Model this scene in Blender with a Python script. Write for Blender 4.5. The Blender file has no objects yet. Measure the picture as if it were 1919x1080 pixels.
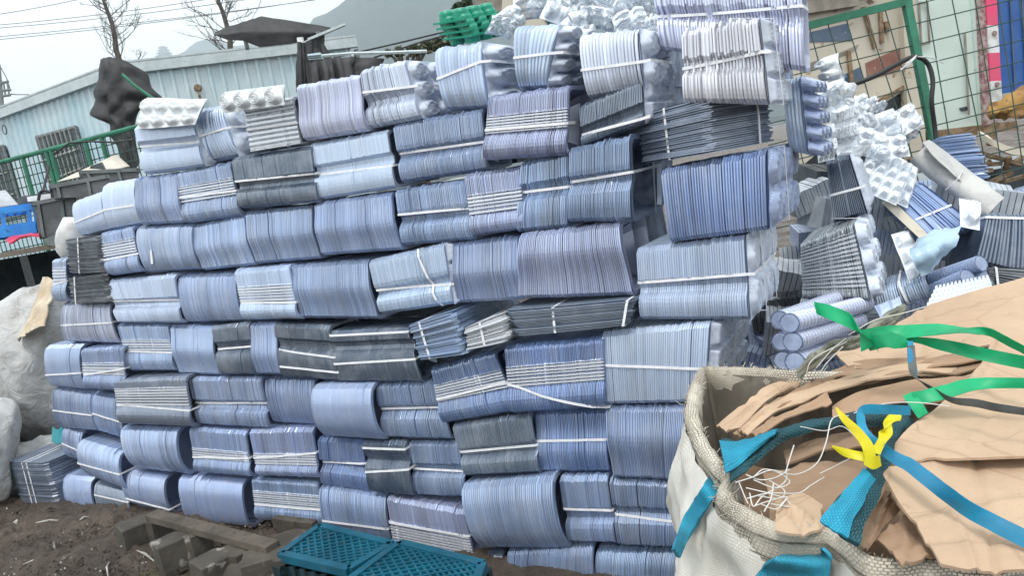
import bpy, math, random
import numpy as np
from mathutils import Vector, noise as mnoise

# ---------------------------------------------------------------- camera, world, sun, exposure
SC = bpy.context.scene
COL = SC.collection
CAM_H = 1.6
F_PX = 1386.0                      # focal length in pixels of the 1919 px wide photograph
PITCH, ROLL = math.radians(9.0), math.radians(10.0)
CX, CY = 959.5, 540.0
CAMP = np.array([0.0, 0.0, CAM_H])
_F = np.array([0, math.cos(PITCH), -math.sin(PITCH)])
_R0 = np.array([1.0, 0, 0]); _U0 = np.array([0, math.sin(PITCH), math.cos(PITCH)])
_R = math.cos(ROLL)*_R0 - math.sin(ROLL)*_U0
_U = math.sin(ROLL)*_R0 + math.cos(ROLL)*_U0
cd = bpy.data.cameras.new("camera"); cam = bpy.data.objects.new("camera", cd); COL.objects.link(cam)
from mathutils import Matrix
cam.matrix_world = Matrix(((_R[0], _U[0], -_F[0], 0), (_R[1], _U[1], -_F[1], 0), (_R[2], _U[2], -_F[2], CAM_H), (0, 0, 0, 1)))
cd.sensor_width = 36.0; cd.lens = 36.0*F_PX/1919.0; cd.clip_start = 0.05; cd.clip_end = 6000
SC.camera = cam

SUN_EL, SUN_AZ = math.radians(66), math.radians(200)     # azimuth clockwise from +Y
w = bpy.data.worlds.new("World"); SC.world = w; w.use_nodes = True
nt = w.node_tree; nt.nodes.clear()
sky = nt.nodes.new("ShaderNodeTexSky"); sky.sky_type = 'NISHITA'; sky.sun_disc = False
sky.sun_elevation = SUN_EL; sky.sun_rotation = SUN_AZ; sky.air_density = 1.0; sky.dust_density = 4.0
sc1 = nt.nodes.new("ShaderNodeVectorMath"); sc1.operation = 'SCALE'; sc1.inputs['Scale'].default_value = 0.9
tc = nt.nodes.new("ShaderNodeTexCoord")
nz = nt.nodes.new("ShaderNodeTexNoise"); nz.inputs['Scale'].default_value = 2.2; nz.inputs['Detail'].default_value = 5
rp = nt.nodes.new("ShaderNodeValToRGB")                   # bright high overcast with soft thinner patches
rp.color_ramp.elements[0].position = 0.30; rp.color_ramp.elements[0].color = (9.4, 10.2, 10.5, 1)
rp.color_ramp.elements[1].position = 0.62; rp.color_ramp.elements[1].color = (11.2, 11.4, 11.4, 1)
mx = nt.nodes.new("ShaderNodeMix"); mx.data_type = 'RGBA'; mx.inputs[0].default_value = 0.85
bg = nt.nodes.new("ShaderNodeBackground"); bg.inputs['Strength'].default_value = 0.1
wo = nt.nodes.new("ShaderNodeOutputWorld")
L = nt.links.new
L(tc.outputs['Generated'], nz.inputs['Vector']); L(nz.outputs['Fac'], rp.inputs['Fac'])
L(sky.outputs[0], sc1.inputs[0]); L(sc1.outputs[0], mx.inputs[6]); L(rp.outputs[0], mx.inputs[7])
L(mx.outputs[2], bg.inputs['Color']); L(bg.outputs[0], wo.inputs['Surface'])

sd = bpy.data.lights.new("sun", 'SUN'); sd.energy = 1.4; sd.angle = math.radians(14); sd.color = (1, .96, .9)
sun = bpy.data.objects.new("sun", sd); COL.objects.link(sun)
_sdir = Vector((math.sin(SUN_AZ)*math.cos(SUN_EL), math.cos(SUN_AZ)*math.cos(SUN_EL), math.sin(SUN_EL)))
sun.rotation_euler = _sdir.to_track_quat('Z', 'Y').to_euler()
SC.view_settings.view_transform = 'Standard'; SC.view_settings.look = 'None'
SC.view_settings.exposure = 0.58; SC.view_settings.gamma = 1.0
SC.cycles.max_bounces = 8; SC.cycles.transparent_max_bounces = 12; SC.cycles.diffuse_bounces = 4
SC.cycles.volume_bounces = 6
SC.cycles.caustics_reflective = False; SC.cycles.caustics_refractive = False
SC.cycles.use_denoising = True

# ---------------------------------------------------------------- helpers
def ray(px, py):
    return _F + _R*((px-CX)/F_PX) + _U*((CY-py)/F_PX)
def P(px, py, d):
    return CAMP + ray(px, py)*d
def on_plane(px, py, p0, n):
    r = ray(px, py); return CAMP + r*(np.dot(p0-CAMP, n)/np.dot(r, n))
def on_z(px, py, z=0.0):
    return on_plane(px, py, np.array([0, 0, z]), np.array([0, 0, 1.0]))
def nrm(v):
    v = np.asarray(v, float); return v/max(1e-9, np.linalg.norm(v))

def mesh_obj(name, verts, faces, mat, parent=None, smooth=False, mats=None, fmat=None, attrs=None):
    me = bpy.data.meshes.new(name)
    me.from_pydata([tuple(v) for v in verts], [], faces)
    for m in (mats or [mat]): me.materials.append(m)
    if fmat is not None: me.polygons.foreach_set('material_index', np.asarray(fmat, dtype=np.int32))
    if smooth: me.polygons.foreach_set('use_smooth', np.ones(len(me.polygons), dtype=bool))
    for k, a in (attrs or {}).items():
        at = me.attributes.new(k, 'FLOAT', 'POINT'); at.data.foreach_set('value', np.asarray(a, dtype=np.float32))
    me.update()
    o = bpy.data.objects.new(name, me); COL.objects.link(o)
    if parent is not None: o.parent = parent; o.matrix_parent_inverse = parent_inv(parent)
    return o
def parent_inv(p):
    return Matrix.Translation(-Vector(p.location))
def tag(o, label=None, cat=None, group=None, kind=None):
    if label: o['label'] = label
    if cat: o['category'] = cat
    if group: o['group'] = group
    if kind: o['kind'] = kind
    return o
def thing(name, label, cat, loc, group=None):
    o = bpy.data.objects.new(name, None); COL.objects.link(o); o.location = tuple(loc); o.empty_display_size = .1
    return tag(o, label, cat, group)

class MB:
    """collects shapes for ONE mesh"""
    def __init__(s): s.v = []; s.f = []; s.m = []
    def add(s, vs, fs, m=0):
        b = len(s.v); s.v += [tuple(x) for x in vs]; s.f += [tuple(i+b for i in f) for f in fs]; s.m += [m]*len(fs)
    def box8(s, b, m=0):      # 8 corners: bottom 0-3 ccw, top 4-7
        s.add(b, [(0,3,2,1),(4,5,6,7),(0,1,5,4),(1,2,6,5),(2,3,7,6),(3,0,4,7)], m)
    def box(s, c, ax, ay, az, m=0):   # centre and three half vectors
        c, ax, ay, az = map(np.asarray, (c, ax, ay, az))
        s.box8([c-ax-ay-az, c+ax-ay-az, c+ax+ay-az, c-ax+ay-az, c-ax-ay+az, c+ax-ay+az, c+ax+ay+az, c-ax+ay+az], m)
    def bar(s, a, b, wd, th, up=(0,0,1), m=0):
        a = np.asarray(a, float); b = np.asarray(b, float); d = nrm(b-a); x = nrm(np.cross(d, up)); y = np.cross(x, d)
        s.box((a+b)/2, (b-a)/2, x*wd/2, y*th/2, m)
    def tube(s, pts, r, n=8, m=0, cap=True):
        pts = [np.asarray(p, float) for p in pts]; R = r if hasattr(r, '__len__') else [r]*len(pts)
        base = len(s.v); ref = np.array([0.1, 0.2, 1.0])
        d0 = nrm(pts[1]-pts[0])
        x = nrm(np.cross(d0, ref if abs(np.dot(d0, nrm(ref))) < .95 else [1, 0, 0]))
        for i, p in enumerate(pts):
            d = nrm(pts[min(i+1, len(pts)-1)]-pts[max(i-1, 0)])
            x = nrm(x-d*np.dot(x, d)); y = np.cross(d, x)
            for k in range(n):
                a = 2*math.pi*k/n; s.v.append(tuple(p+(x*math.cos(a)+y*math.sin(a))*R[i]))
        for i in range(len(pts)-1):
            for k in range(n):
                a = base+i*n+k; b = base+i*n+(k+1) % n; s.f.append((a, b, b+n, a+n)); s.m.append(m)
        if cap:
            s.f.append(tuple(base+k for k in range(n))[::-1]); s.m.append(m)
            e = base+(len(pts)-1)*n; s.f.append(tuple(e+k for k in range(n))); s.m.append(m)
    def ribbon(s, pts, wv, th, m=0):  # band through pts, width vector(s), thickness along cross
        pts = [np.asarray(p, float) for p in pts]; n = len(pts)
        W = [np.asarray(x, float) for x in wv] if hasattr(wv[0], '__len__') else [np.asarray(wv, float)]*n
        base = len(s.v)
        for i, p in enumerate(pts):
            d = nrm(pts[min(i+1, n-1)]-pts[max(i-1, 0)]); t = nrm(np.cross(d, W[i]))*th/2
            for q in (p-W[i]/2-t, p+W[i]/2-t, p+W[i]/2+t, p-W[i]/2+t): s.v.append(tuple(q))
        for i in range(n-1):
            for k in range(4):
                a = base+i*4+k; b = base+i*4+(k+1) % 4; s.f.append((a, b, b+4, a+4)); s.m.append(m)
        s.f.append((base, base+3, base+2, base+1)); s.m.append(m)
        e = base+(n-1)*4; s.f.append((e, e+1, e+2, e+3)); s.m.append(m)
    def build(s, name, mats, parent=None, smooth=False):
        mats = mats if isinstance(mats, (list, tuple)) else [mats]
        return mesh_obj(name, s.v, s.f, None, parent, smooth, mats=mats, fmat=s.m)

def spline(pts, n):
    """Catmull-Rom through pts, n samples per span"""
    p = [np.asarray(q, float) for q in pts]; p = [2*p[0]-p[1]]+p+[2*p[-1]-p[-2]]; out = []
    for i in range(1, len(p)-2):
        for k in range(n):
            t = k/n
            out.append(0.5*((2*p[i])+(-p[i-1]+p[i+1])*t+(2*p[i-1]-5*p[i]+4*p[i+1]-p[i+2])*t*t+(-p[i-1]+3*p[i]-3*p[i+1]+p[i+2])*t**3))
    out.append(p[-2]); return out
def nz3(p, sc, seed=0.0):
    return mnoise.noise(Vector((p[0]*sc+seed, p[1]*sc-seed*.7, p[2]*sc+seed*1.3)))
def sheet(name, rows, mat, parent=None, th=.004, sub=6, wr=.006, wsc=9., seed=0., fine=.0, smooth=True, lin=False, torn=0., folds=(), pleat=None):
    """rows of 3D control points -> smooth wrinkled sheet with real thickness"""
    rows = [[np.asarray(p, float) for p in r] for r in rows]
    def up(seq):
        if lin or len(seq) < 3:
            o = []
            for a, b in zip(seq[:-1], seq[1:]):
                o += [a+(b-a)*k/sub for k in range(sub)]
            return o+[seq[-1]]
        return spline(seq, sub)
    g = [up(r) for r in rows]; g = list(map(list, zip(*[up(list(c)) for c in zip(*g)])))
    g = np.array(g); nr, nc = g.shape[:2]      # index [row? col?]
    du = np.gradient(g, axis=0); dv = np.gradient(g, axis=1); N = np.cross(du, dv)
    N /= np.maximum(1e-9, np.linalg.norm(N, axis=2, keepdims=True))
    if np.mean(N @ (-_F)) < 0: N = -N
    out = g.copy()
    for i in range(nr):
        for j in range(nc):
            p = g[i, j]; a = nz3(p, wsc, seed)*wr
            a += (1-abs(nz3(p, wsc*1.7, seed+9))*2)*wr*.5
            if fine: a += nz3(p, wsc*6, seed+4)*fine
            out[i, j] = p+N[i, j]*a
    for (i0, j0, i1, j1, amp) in folds:      # sharp creases across the sheet, in 0..1 coordinates
        for i in range(nr):
            for j in range(nc):
                y, x = i/(nr-1), j/(nc-1); dx, dy = i1-i0, j1-j0
                dl_ = abs((y-i0)*dy-(x-j0)*dx)/math.hypot(dx, dy)
                out[i, j] += N[i, j]*amp*max(0, 1-dl_/.06)
    if pleat:                                # hanging folds: (count, depth)
        k_, am = pleat
        for i in range(nr):
            for j in range(nc):
                ph = (j/(nc-1)+.05*nz3(g[i, j], 2., seed))*k_*math.pi*2
                out[i, j] += N[i, j]*am*(abs(math.sin(ph/2))**.6-.5)*min(1, .35+i/(nr-1))
    if torn:
        for i in range(nr):
            for j in range(nc):
                if i in (0, nr-1) or j in (0, nc-1):
                    p = g[i, j]; k = torn*(.4+nz3(p, 9, seed+3)+.35*nz3(p, 40, seed+6))
                    out[i, j] += nrm(g[nr//2, nc//2]-p)*k
    V = list(out.reshape(-1, 3))+list((out-N*th).reshape(-1, 3)); n = nr*nc; Fc = []
    for i in range(nr-1):
        for j in range(nc-1):
            a = i*nc+j; Fc.append((a, a+1, a+nc+1, a+nc)); Fc.append((n+a, n+a+nc, n+a+nc+1, n+a+1))
    def side(seq):          # own rim vertices, so the cut edge stays crisp
        k0 = len(V)
        for a in seq: V.append(V[a]); V.append(V[n+a])
        for q in range(len(seq)-1): Fc.append((k0+2*q, k0+2*q+1, k0+2*q+3, k0+2*q+2))
    side([j for j in range(nc)]); side([i*nc+nc-1 for i in range(nr)]); side([(nr-1)*nc+j for j in range(nc)][::-1]); side([i*nc for i in range(nr)][::-1])
    return mesh_obj(name, V, Fc, mat, parent, smooth)
# ---------------------------------------------------------------- materials
M = {}
def new_mat(name):
    m = bpy.data.materials.new(name); m.use_nodes = True; t = m.node_tree; t.nodes.clear()
    o = t.nodes.new("ShaderNodeOutputMaterial"); M[name] = m
    return m, t, o
def nd(t, k, **kw):
    n = t.nodes.new(k)
    for a, b in kw.items():
        if a in ('operation', 'blend_type', 'data_type', 'attribute_name', 'noise_dimensions', 'feature', 'wave_type', 'bands_direction', 'attribute_type'): setattr(n, a, b)
        else: n.inputs[a.replace('_', ' ')].default_value = b
    return n
def mixc(t, fac, a, b, mode='MIX'):
    m = t.nodes.new("ShaderNodeMix"); m.data_type = 'RGBA'; m.blend_type = mode; m.clamp_factor = True
    for s, x in ((0, fac), (6, a), (7, b)):
        if hasattr(x, 'links') or isinstance(x, bpy.types.NodeSocket): t.links.new(x, m.inputs[s])
        else: m.inputs[s].default_value = (*x, 1) if hasattr(x, '__len__') and len(x) == 3 else x
    return m.outputs[2]
def ramp(t, fac, a, b, p0=.4, p1=.6):
    r = t.nodes.new("ShaderNodeMapRange"); r.inputs[1].default_value = p0; r.inputs[2].default_value = p1
    r.inputs[3].default_value = a; r.inputs[4].default_value = b
    t.links.new(fac, r.inputs[0]); return r.outputs[0]
def noise_t(t, sc, det=4, rough=.55, vec=None, dist=0.):
    n = t.nodes.new("ShaderNodeTexNoise"); n.inputs['Scale'].default_value = sc; n.inputs['Detail'].default_value = det
    n.inputs['Roughness'].default_value = rough; n.inputs['Distortion'].default_value = dist
    if vec is None:
        c = t.nodes.new("ShaderNodeTexCoord"); vec = c.outputs['Object']
    t.links.new(vec, n.inputs['Vector']); return n.outputs['Fac']
def bump(t, h, strength=.3, dist=.01):
    b = t.nodes.new("ShaderNodeBump"); b.inputs['Strength'].default_value = strength; b.inputs['Distance'].default_value = dist
    t.links.new(h, b.inputs['Height']); return b.outputs['Normal']
def simple(name, c, rough=.6, c2=None, nsc=8., c3=None, n3=40., bumpn=None, metal=0., spec=.5, p=(.4, .62), p3=(.58, .7), coat=0., det=5):
    """base colour with two scales of wear"""
    m, t, o = new_mat(name); b = t.nodes.new("ShaderNodeBsdfPrincipled")
    b.inputs['Roughness'].default_value = rough; b.inputs['Metallic'].default_value = metal
    b.inputs['Specular IOR Level'].default_value = spec; b.inputs['Coat Weight'].default_value = coat
    col = None
    if c2 is not None:
        col = mixc(t, ramp(t, noise_t(t, nsc, det), 0, 1, *p), c, c2)
    if c3 is not None:
        col = mixc(t, ramp(t, noise_t(t, n3, 6, .65), 0, 1, *p3), col if col else c, c3)
    if col: t.links.new(col, b.inputs['Base Color'])
    else: b.inputs['Base Color'].default_value = (*c, 1)
    if bumpn: t.links.new(bump(t, noise_t(t, bumpn[0], 6, .6), bumpn[1], bumpn[2]), b.inputs['Normal'])
    t.links.new(b.outputs[0], o.inputs[0]); return m

# stacked clear plastic sheets: base tint is the bundle's own (object colour), every sheet a little different, gaps and mouths darkened as shade
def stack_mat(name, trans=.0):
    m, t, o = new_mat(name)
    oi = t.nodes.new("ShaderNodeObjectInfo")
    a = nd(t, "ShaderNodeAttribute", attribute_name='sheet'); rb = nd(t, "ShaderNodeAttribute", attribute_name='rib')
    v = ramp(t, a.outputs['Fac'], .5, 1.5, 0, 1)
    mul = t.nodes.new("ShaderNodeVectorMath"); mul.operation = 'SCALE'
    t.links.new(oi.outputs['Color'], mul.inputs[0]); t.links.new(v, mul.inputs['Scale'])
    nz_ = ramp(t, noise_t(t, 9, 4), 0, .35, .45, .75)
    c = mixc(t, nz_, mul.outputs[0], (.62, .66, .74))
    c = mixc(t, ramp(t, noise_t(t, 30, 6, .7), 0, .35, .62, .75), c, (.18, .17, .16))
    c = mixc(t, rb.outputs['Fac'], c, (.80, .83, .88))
    b = t.nodes.new("ShaderNodeBsdfPrincipled"); t.links.new(c, b.inputs['Base Color'])
    b.inputs['Roughness'].default_value = .36; b.inputs['IOR'].default_value = 1.75
    tr = t.nodes.new("ShaderNodeBsdfTranslucent"); t.links.new(c, tr.inputs['Color'])
    ms0 = t.nodes.new("ShaderNodeMixShader"); ms0.inputs[0].default_value = .14
    t.links.new(b.outputs[0], ms0.inputs[1]); t.links.new(tr.outputs[0], ms0.inputs[2])
    # many clear layers mirror far more of the sky than one surface does
    gl = t.nodes.new("ShaderNodeBsdfAnisotropic"); gl.inputs['Roughness'].default_value = .30
    t.links.new(mixc(t, .42, c, (.80, .89, 1)), gl.inputs['Color'])
    ms = t.nodes.new("ShaderNodeMixShader"); ms.inputs[0].default_value = .34
    t.links.new(ms0.outputs[0], ms.inputs[1]); t.links.new(gl.outputs[0], ms.inputs[2])
    t.links.new(ms.outputs[0], o.inputs[0]); return m
stack_mat('stack')
def clear_mat(name, tint, opac, rough=.12, nsc=25):
    m, t, o = new_mat(name)
    tp = t.nodes.new("ShaderNodeBsdfTransparent"); tp.inputs[0].default_value = (.93, .96, .98, 1)
    b = t.nodes.new("ShaderNodeBsdfPrincipled"); b.inputs['Base Color'].default_value = (*tint, 1)
    b.inputs['Roughness'].default_value = rough; b.inputs['Specular IOR Level'].default_value = .8
    fr = t.nodes.new("ShaderNodeFresnel"); fr.inputs[0].default_value = 1.55
    ad = t.nodes.new("ShaderNodeMath"); ad.operation = 'ADD'; ad.use_clamp = True
    t.links.new(fr.outputs[0], ad.inputs[0])
    t.links.new(ramp(t, noise_t(t, nsc, 5), opac*.7, opac*1.3, .3, .7), ad.inputs[1])
    ms = t.nodes.new("ShaderNodeMixShader"); t.links.new(ad.outputs[0], ms.inputs[0])
    t.links.new(tp.outputs[0], ms.inputs[1]); t.links.new(b.outputs[0], ms.inputs[2]); t.links.new(ms.outputs[0], o.inputs[0])
    return m
clear_mat('clear', (.78, .83, .90), .40, .2)
clear_mat('frosted', (.66, .73, .86), .72, .28)
clear_mat('clear_blue', (.48, .58, .82), .5, .2)
clear_mat('clear_white', (.72, .77, .83), .30, .2)
simple('strap', (.88, .89, .92), .4, (.76, .78, .82), 30)
simple('green_plastic', (.005, .26, .16), .3, (.01, .32, .2), 10)
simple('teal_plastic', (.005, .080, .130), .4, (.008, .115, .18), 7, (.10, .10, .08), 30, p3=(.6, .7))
simple('teal_shade', (.006, .022, .03), .5, (.015, .045, .055), 9, (.14, .12, .1), 25)  # near-black teal: shade of the deck recess put into the colour, dirt specks added
# ---------------------------------------------------------------- the wall of bundles
rng = np.random.default_rng(7); random.seed(7)
E_W = nrm([0.857, -0.515, 0])                 # along the face of the pile, to the right
N_IN = np.array([0.515, 0.857, 0.0])          # into the pile
LEAN = math.radians(4)
BASE = on_z(640, 1012)
NW = nrm(N_IN*math.cos(LEAN) - np.array([0, 0, 1])*math.sin(LEAN)*-1*-1)   # face leans back
NW = nrm(N_IN*math.cos(LEAN) - np.array([0, 0, math.sin(LEAN)]))
COLR = dict(blue=(.35,.455,.70), deep=(.20,.30,.56), pale=(.54,.66,.87), lav=(.66,.71,.90), grey=(.29,.39,.60), dark=(.07,.105,.165),
            white=(.70,.75,.80), black=(.035,.038,.04), teal=(.44,.57,.78), warm=(.74,.76,.82), silver=(.50,.54,.57), violet=(.42,.48,.70), smoke=(.20,.25,.34))

def front_curve(h, kind, n=17):
    """(t, w, rib) samples up the front; w<0 is towards the viewer"""
    k = kind.split(':'); nm = k[0]; par = [float(x) for x in k[1:]]
    ts = list(np.linspace(0, 1, n)); out = []
    if nm == 'rib':
        a, b, c = par[0], par[1], int(par[2])
        ts = list(np.linspace(0, a-.012, 8)); 
        for i in range(c):
            u0 = a+(b-a)*i/c; d = (b-a)/c; ts += [u0, u0+.15*d, u0+.5*d, u0+.65*d]
        ts += [b]+list(np.linspace(b+.012, 1, 8))
    for v in ts:
        r = .02; e = max(0, abs(2*v-1)-(1-2*r/h))/(2*r/h); w = r*(1-math.sqrt(max(0, 1-e*e))); rb = 0.
        if nm == 'box': w -= .006*math.sin(v*math.pi)
        elif nm == 'dee': w += .045*abs(2*v-1.1)**2.6 - .038 if v > .04 else 0.
        elif nm == 'soft': w += .03*abs(2*v-1)**3-.01
        elif nm == 'lobe':
            c = par[0]; w += .02/(1+math.exp((abs(v-c)-.085)/.008))
            w -= .010*math.sin(math.pi*min(1, v/c)) if v < c else .004
        elif nm == 'belly':
            c = par[0]; w -= .020*math.exp(-((v-c)/.27)**2)-.004
        elif nm == 'rib':
            if a <= v <= b+1e-6:
                x = ((v-a)/(b-a)*c) % 1.0
                rb = 1. if x < .55 else 0.; w += -.010 if x < .55 else -.003
            elif v < a: w -= .02*math.sin(math.pi*v/a)
            else: w -= .006
        out.append((v*h, w, rb))
    return out

def stack_mesh(q, nin, D, kind, pitch, axis, R, lean=0., ragged=.0018, end='dish', gap=.0032, name='tray_stack', parent=None, col='blue', con=1.0):
    gap = gap*(.4+.6*con); ragged = ragged*(.4+.6*con)
    bl, br, tr, tl = [np.asarray(x, float) for x in q]
    Lu = (np.linalg.norm(br-bl)+np.linalg.norm(tr-tl))/2; Lv = (np.linalg.norm(tl-bl)+np.linalg.norm(tr-br))/2
    h, length = (Lv, Lu) if axis == 'u' else (Lu, Lv)
    n = max(4, int(length/pitch))
    fc = front_curve(h, kind)
    prof = [(t, w, rb) for t, w, rb in fc]
    rr = .02
    prof += [(h, D*.25, 0), (h, D*.6, 0), (h-rr*.3, D-rr*.3, 0), (h-rr*2, D, 0), (h*.5, D, 0), (rr*2, D, 0), (rr*.3, D-rr*.3, 0), (0, D*.6, 0), (0, D*.25, 0)]
    T = np.array([p[0] for p in prof]); W = np.array([p[1] for p in prof]); RB = np.array([p[2] for p in prof]); K = len(prof)
    # outward 2D normals
    dT = np.roll(T, -1)-np.roll(T, 1); dW = np.roll(W, -1)-np.roll(W, 1); ln = np.hypot(dT, dW)+1e-9
    nT, nW = dW/ln, -dT/ln
    if np.sum((T-h/2)*nT+(W-D/2)*nW) < 0: nT, nW = -nT, -nW
    shv0 = 1.0; S = []; O = []; JW = []; JT = []; SH = []
    jw = R.normal(0, ragged, n); jt = R.normal(0, ragged*1.1, n); wav = np.cumsum(R.normal(0, .0005, n)); wav -= wav.mean()
    for i in np.where(R.random(n) < .06)[0]: jw[i] -= .006*R.random(); jt[i] += .008*R.random()
    brk = set(np.where(R.random(n) < .045*con)[0].tolist())
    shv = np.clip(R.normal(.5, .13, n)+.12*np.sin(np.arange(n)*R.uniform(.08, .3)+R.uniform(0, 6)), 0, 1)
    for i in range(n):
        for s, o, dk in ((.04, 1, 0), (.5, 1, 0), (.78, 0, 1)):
            S.append((i+s)/n); O.append(0. if o else (-gap*4 if i in brk else -gap)); JW.append(jw[i]+wav[i]); JT.append(jt[i]); SH.append((.5+(shv[i]-.5)*con)*((1-.5*con) if dk else 1))  # valley rings darkened: shade of the gaps put into the sheet tone
    S = np.array(S); O = np.array(O); JW = np.array(JW); JT = np.array(JT); SH = np.array(SH); NR = len(S)
    O2 = O[:, None]*(1-.75*RB[None])
    tt = T[None]+nT[None]*O2+(JT[:, None]*(T[None]/h))*(1-RB[None])
    ww = W[None]+nW[None]*O2+JW[:, None]*(1-.8*RB[None])
    ss = np.repeat(S[:, None], K, 1)+lean*(tt/h-.5)*.5+R.normal(0, .04/n, (NR//3)).repeat(3)[:, None]*(tt/h)
    def pos(ss, tt, ww):
        a, b = (ss, tt/h) if axis == 'u' else (tt/h, ss)
        a = a[..., None]; b = b[..., None]
        return bl*(1-a)*(1-b)+br*a*(1-b)+tr*a*b+tl*(1-a)*b+nin*ww[..., None]
    V = pos(ss, tt, ww).reshape(-1, 3)
    sh = np.repeat(SH[:, None], K, 1).ravel(); rb = np.repeat(RB[None], NR, 0).ravel()
    i = np.arange(NR-1)[:, None]*K; k = np.arange(K)[None]; k2 = (k+1) % K
    Fa = np.stack([i+k, i+k2, i+K+k2, i+K+k], -1).reshape(-1, 4).tolist()
    V = list(V); sh = list(sh); rb = list(rb)
    Fa.append(list(range(K)))
    # far end: open tray mouth (rim, walls going in, floor) or flat cap
    cT, cW = h/2, D/2
    last = (NR-1)*K
    if end == 'dish':
        prev = last
        for sc, ds in ((1.0, .004), (.90, .004), (.82, -.05), (.66, -.085)):
            s_ = 1.0+ds/length
            t2 = cT+(T-cT)*sc; w2 = cW+(W-cW)*sc
            V += list(pos(np.full(K, s_), t2, w2)); sh += [.3]*K; rb += [0]*K  # tray mouth darkened: shade of the hollow put into the tone
            b = len(V)-K
            Fa += [[prev+a, prev+(a+1) % K, b+(a+1) % K, b+a] for a in range(K)]
            prev = b
        Fa.append(list(range(prev, prev+K))[::-1])
    else:
        V += list(pos(np.full(K, 1.0+.001/length), T, W)); sh += [.8]*K; rb += [0]*K; Fa.append(list(range(len(V)-K, len(V)))[::-1])
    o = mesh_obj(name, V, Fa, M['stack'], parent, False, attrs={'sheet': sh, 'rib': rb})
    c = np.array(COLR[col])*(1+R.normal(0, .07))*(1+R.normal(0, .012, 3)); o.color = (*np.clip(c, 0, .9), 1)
    return o, fc, h

def cups_mesh(q, nin, D, spec, R, parent, mat, name='end_tray'):
    """moulded tray face across the right-hand end: rows x cols cups with concentric steps"""
    bl, br, tr, tl = [np.asarray(x, float) for x in q]; nr, nc, H, shape = spec
    NT, NWW = 16*nr+1, 16*nc+1
    t = np.linspace(0, 1, NT); wv = np.linspace(0, 1, NWW); TT, WW = np.meshgrid(t, wv, indexing='ij')
    fx = (TT*nr) % 1.0-.5; fy = (WW*nc) % 1.0-.5
    if shape == 'round': r = np.hypot(fx, fy)/.46
    else: r = np.maximum(abs(fx), abs(fy))/.44
    hgt = np.where(r < 1, H*np.clip((1-r)/.18, 0, 1), 0)
    hgt = hgt+np.where(r < .8, .0035*np.sign(np.sin(r*22)), 0)
    eu = nrm(br-bl)
    base = br[None, None]*(1-TT[..., None])+tr[None, None]*TT[..., None]+nin*(WW[..., None]*D)
    V = base+eu*(hgt[..., None]+.006)
    a = np.arange(NT-1)[:, None]*NWW+np.arange(NWW-1)[None]
    F = np.stack([a, a+1, a+NWW+1, a+NWW], -1).reshape(-1, 4).tolist()
    n = NT*NWW; V2 = V-eu*.002
    F += [[n+x for x in f[::-1]] for f in F]
    return mesh_obj(name, list(V.reshape(-1, 3))+list(V2.reshape(-1, 3)), F, mat, parent, True)

def fw_at(fc, h, v):
    ts = [x[0]/h for x in fc]; ws = [x[1] for x in fc]; return float(np.interp(v, ts, ws))
BUNDLES = []
def bundle(q, nin, D, kind, col, straps=(), pitch=.0062, axis='u', end='dish', cups=None, lean=0., ragged=.0018, label=None, row=None, look=None, name='tray_bundle', cat='bundle', group='strapped bundles of plastic trays in the pile', cmat='frosted', gap=.0036, sw=.0098, wname='tray_stack', con=1.0):
    R = np.random.default_rng(int(abs(q[0][0]*9973+q[0][2]*7919)*100) % 100000)
    q = [np.asarray(x, float) for x in q]
    root = thing(name, label, cat, (q[0]+q[1])/2, group)
    st, fc, h = stack_mesh(q, nin, D, kind, pitch, axis, R, lean, ragged, 'cap' if cups else end, gap, wname, root, col, con)
    if cups: cups_mesh(q, nin, D, cups, R, root, M[cmat])
    bl, br, tr, tl = q; up = nrm(tl-bl); eu = nrm(br-bl)
    S = lambda u, v: bl*(1-u)*(1-v)+br*u*(1-v)+tr*u*v+tl*(1-u)*v
    for s in straps:
        b = MB()
        if s[0] == 'h':                       # round the bundle horizontally, v at left / right
            vl, vr = s[1], s[2]; sag = s[3] if len(s) > 3 else 0
            pts = [S(0, vl)-eu*.004+nin*(D*.9), S(0, vl)-eu*.004+nin*(fw_at(fc, h, vl) if axis == 'u' else 0)]
            for u in np.linspace(.01, .99, 9):
                v = vl+(vr-vl)*u-sag*math.sin(u*math.pi)
                pts.append(S(u, v)+nin*((fw_at(fc, h, v) if axis == 'u' else 0)-.005+R.normal(0, .0008)))
            e = .006+(cups[2] if cups else 0)
            pts += [S(1, vr)+eu*e+nin*(fw_at(fc, h, vr) if axis == 'u' else 0), S(1, vr)+eu*e+nin*(D*.9)]
            b.ribbon(pts, up*sw, .0016)
        elif s[0] == 'v':                     # over the bundle vertically, u at bottom / top
            ub, ut = s[1], s[2]
            pts = [S(ub, 0)-up*.004+nin*D*.9]+[S(ub+(ut-ub)*v, v)+nin*((fw_at(fc, h, v) if axis == 'u' else 0)-.008) for v in np.linspace(0, 1, 9)]+[S(ut, 1)+up*.006+nin*D*.9]
            b.ribbon(pts, eu*sw, .0016)
        elif s[0] == 'e':                     # down the right-hand end face, at depth fraction bottom/top
            wb, wt = s[1], s[2]; H = (cups[2] if cups else 0)+.009
            pts = [br-eu*.1-up*.003+nin*D*wb]+[br*(1-v)+tr*v+nin*(D*(wb+(wt-wb)*v))+eu*H for v in np.linspace(0, 1, 7)]+[tr-eu*.1+up*.004+nin*D*wt]
            b.ribbon(pts, nin*sw, .0016)
        b.build('strap', M['strap'], root)
    BUNDLES.append((root, row, q, look))
    return root

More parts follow.
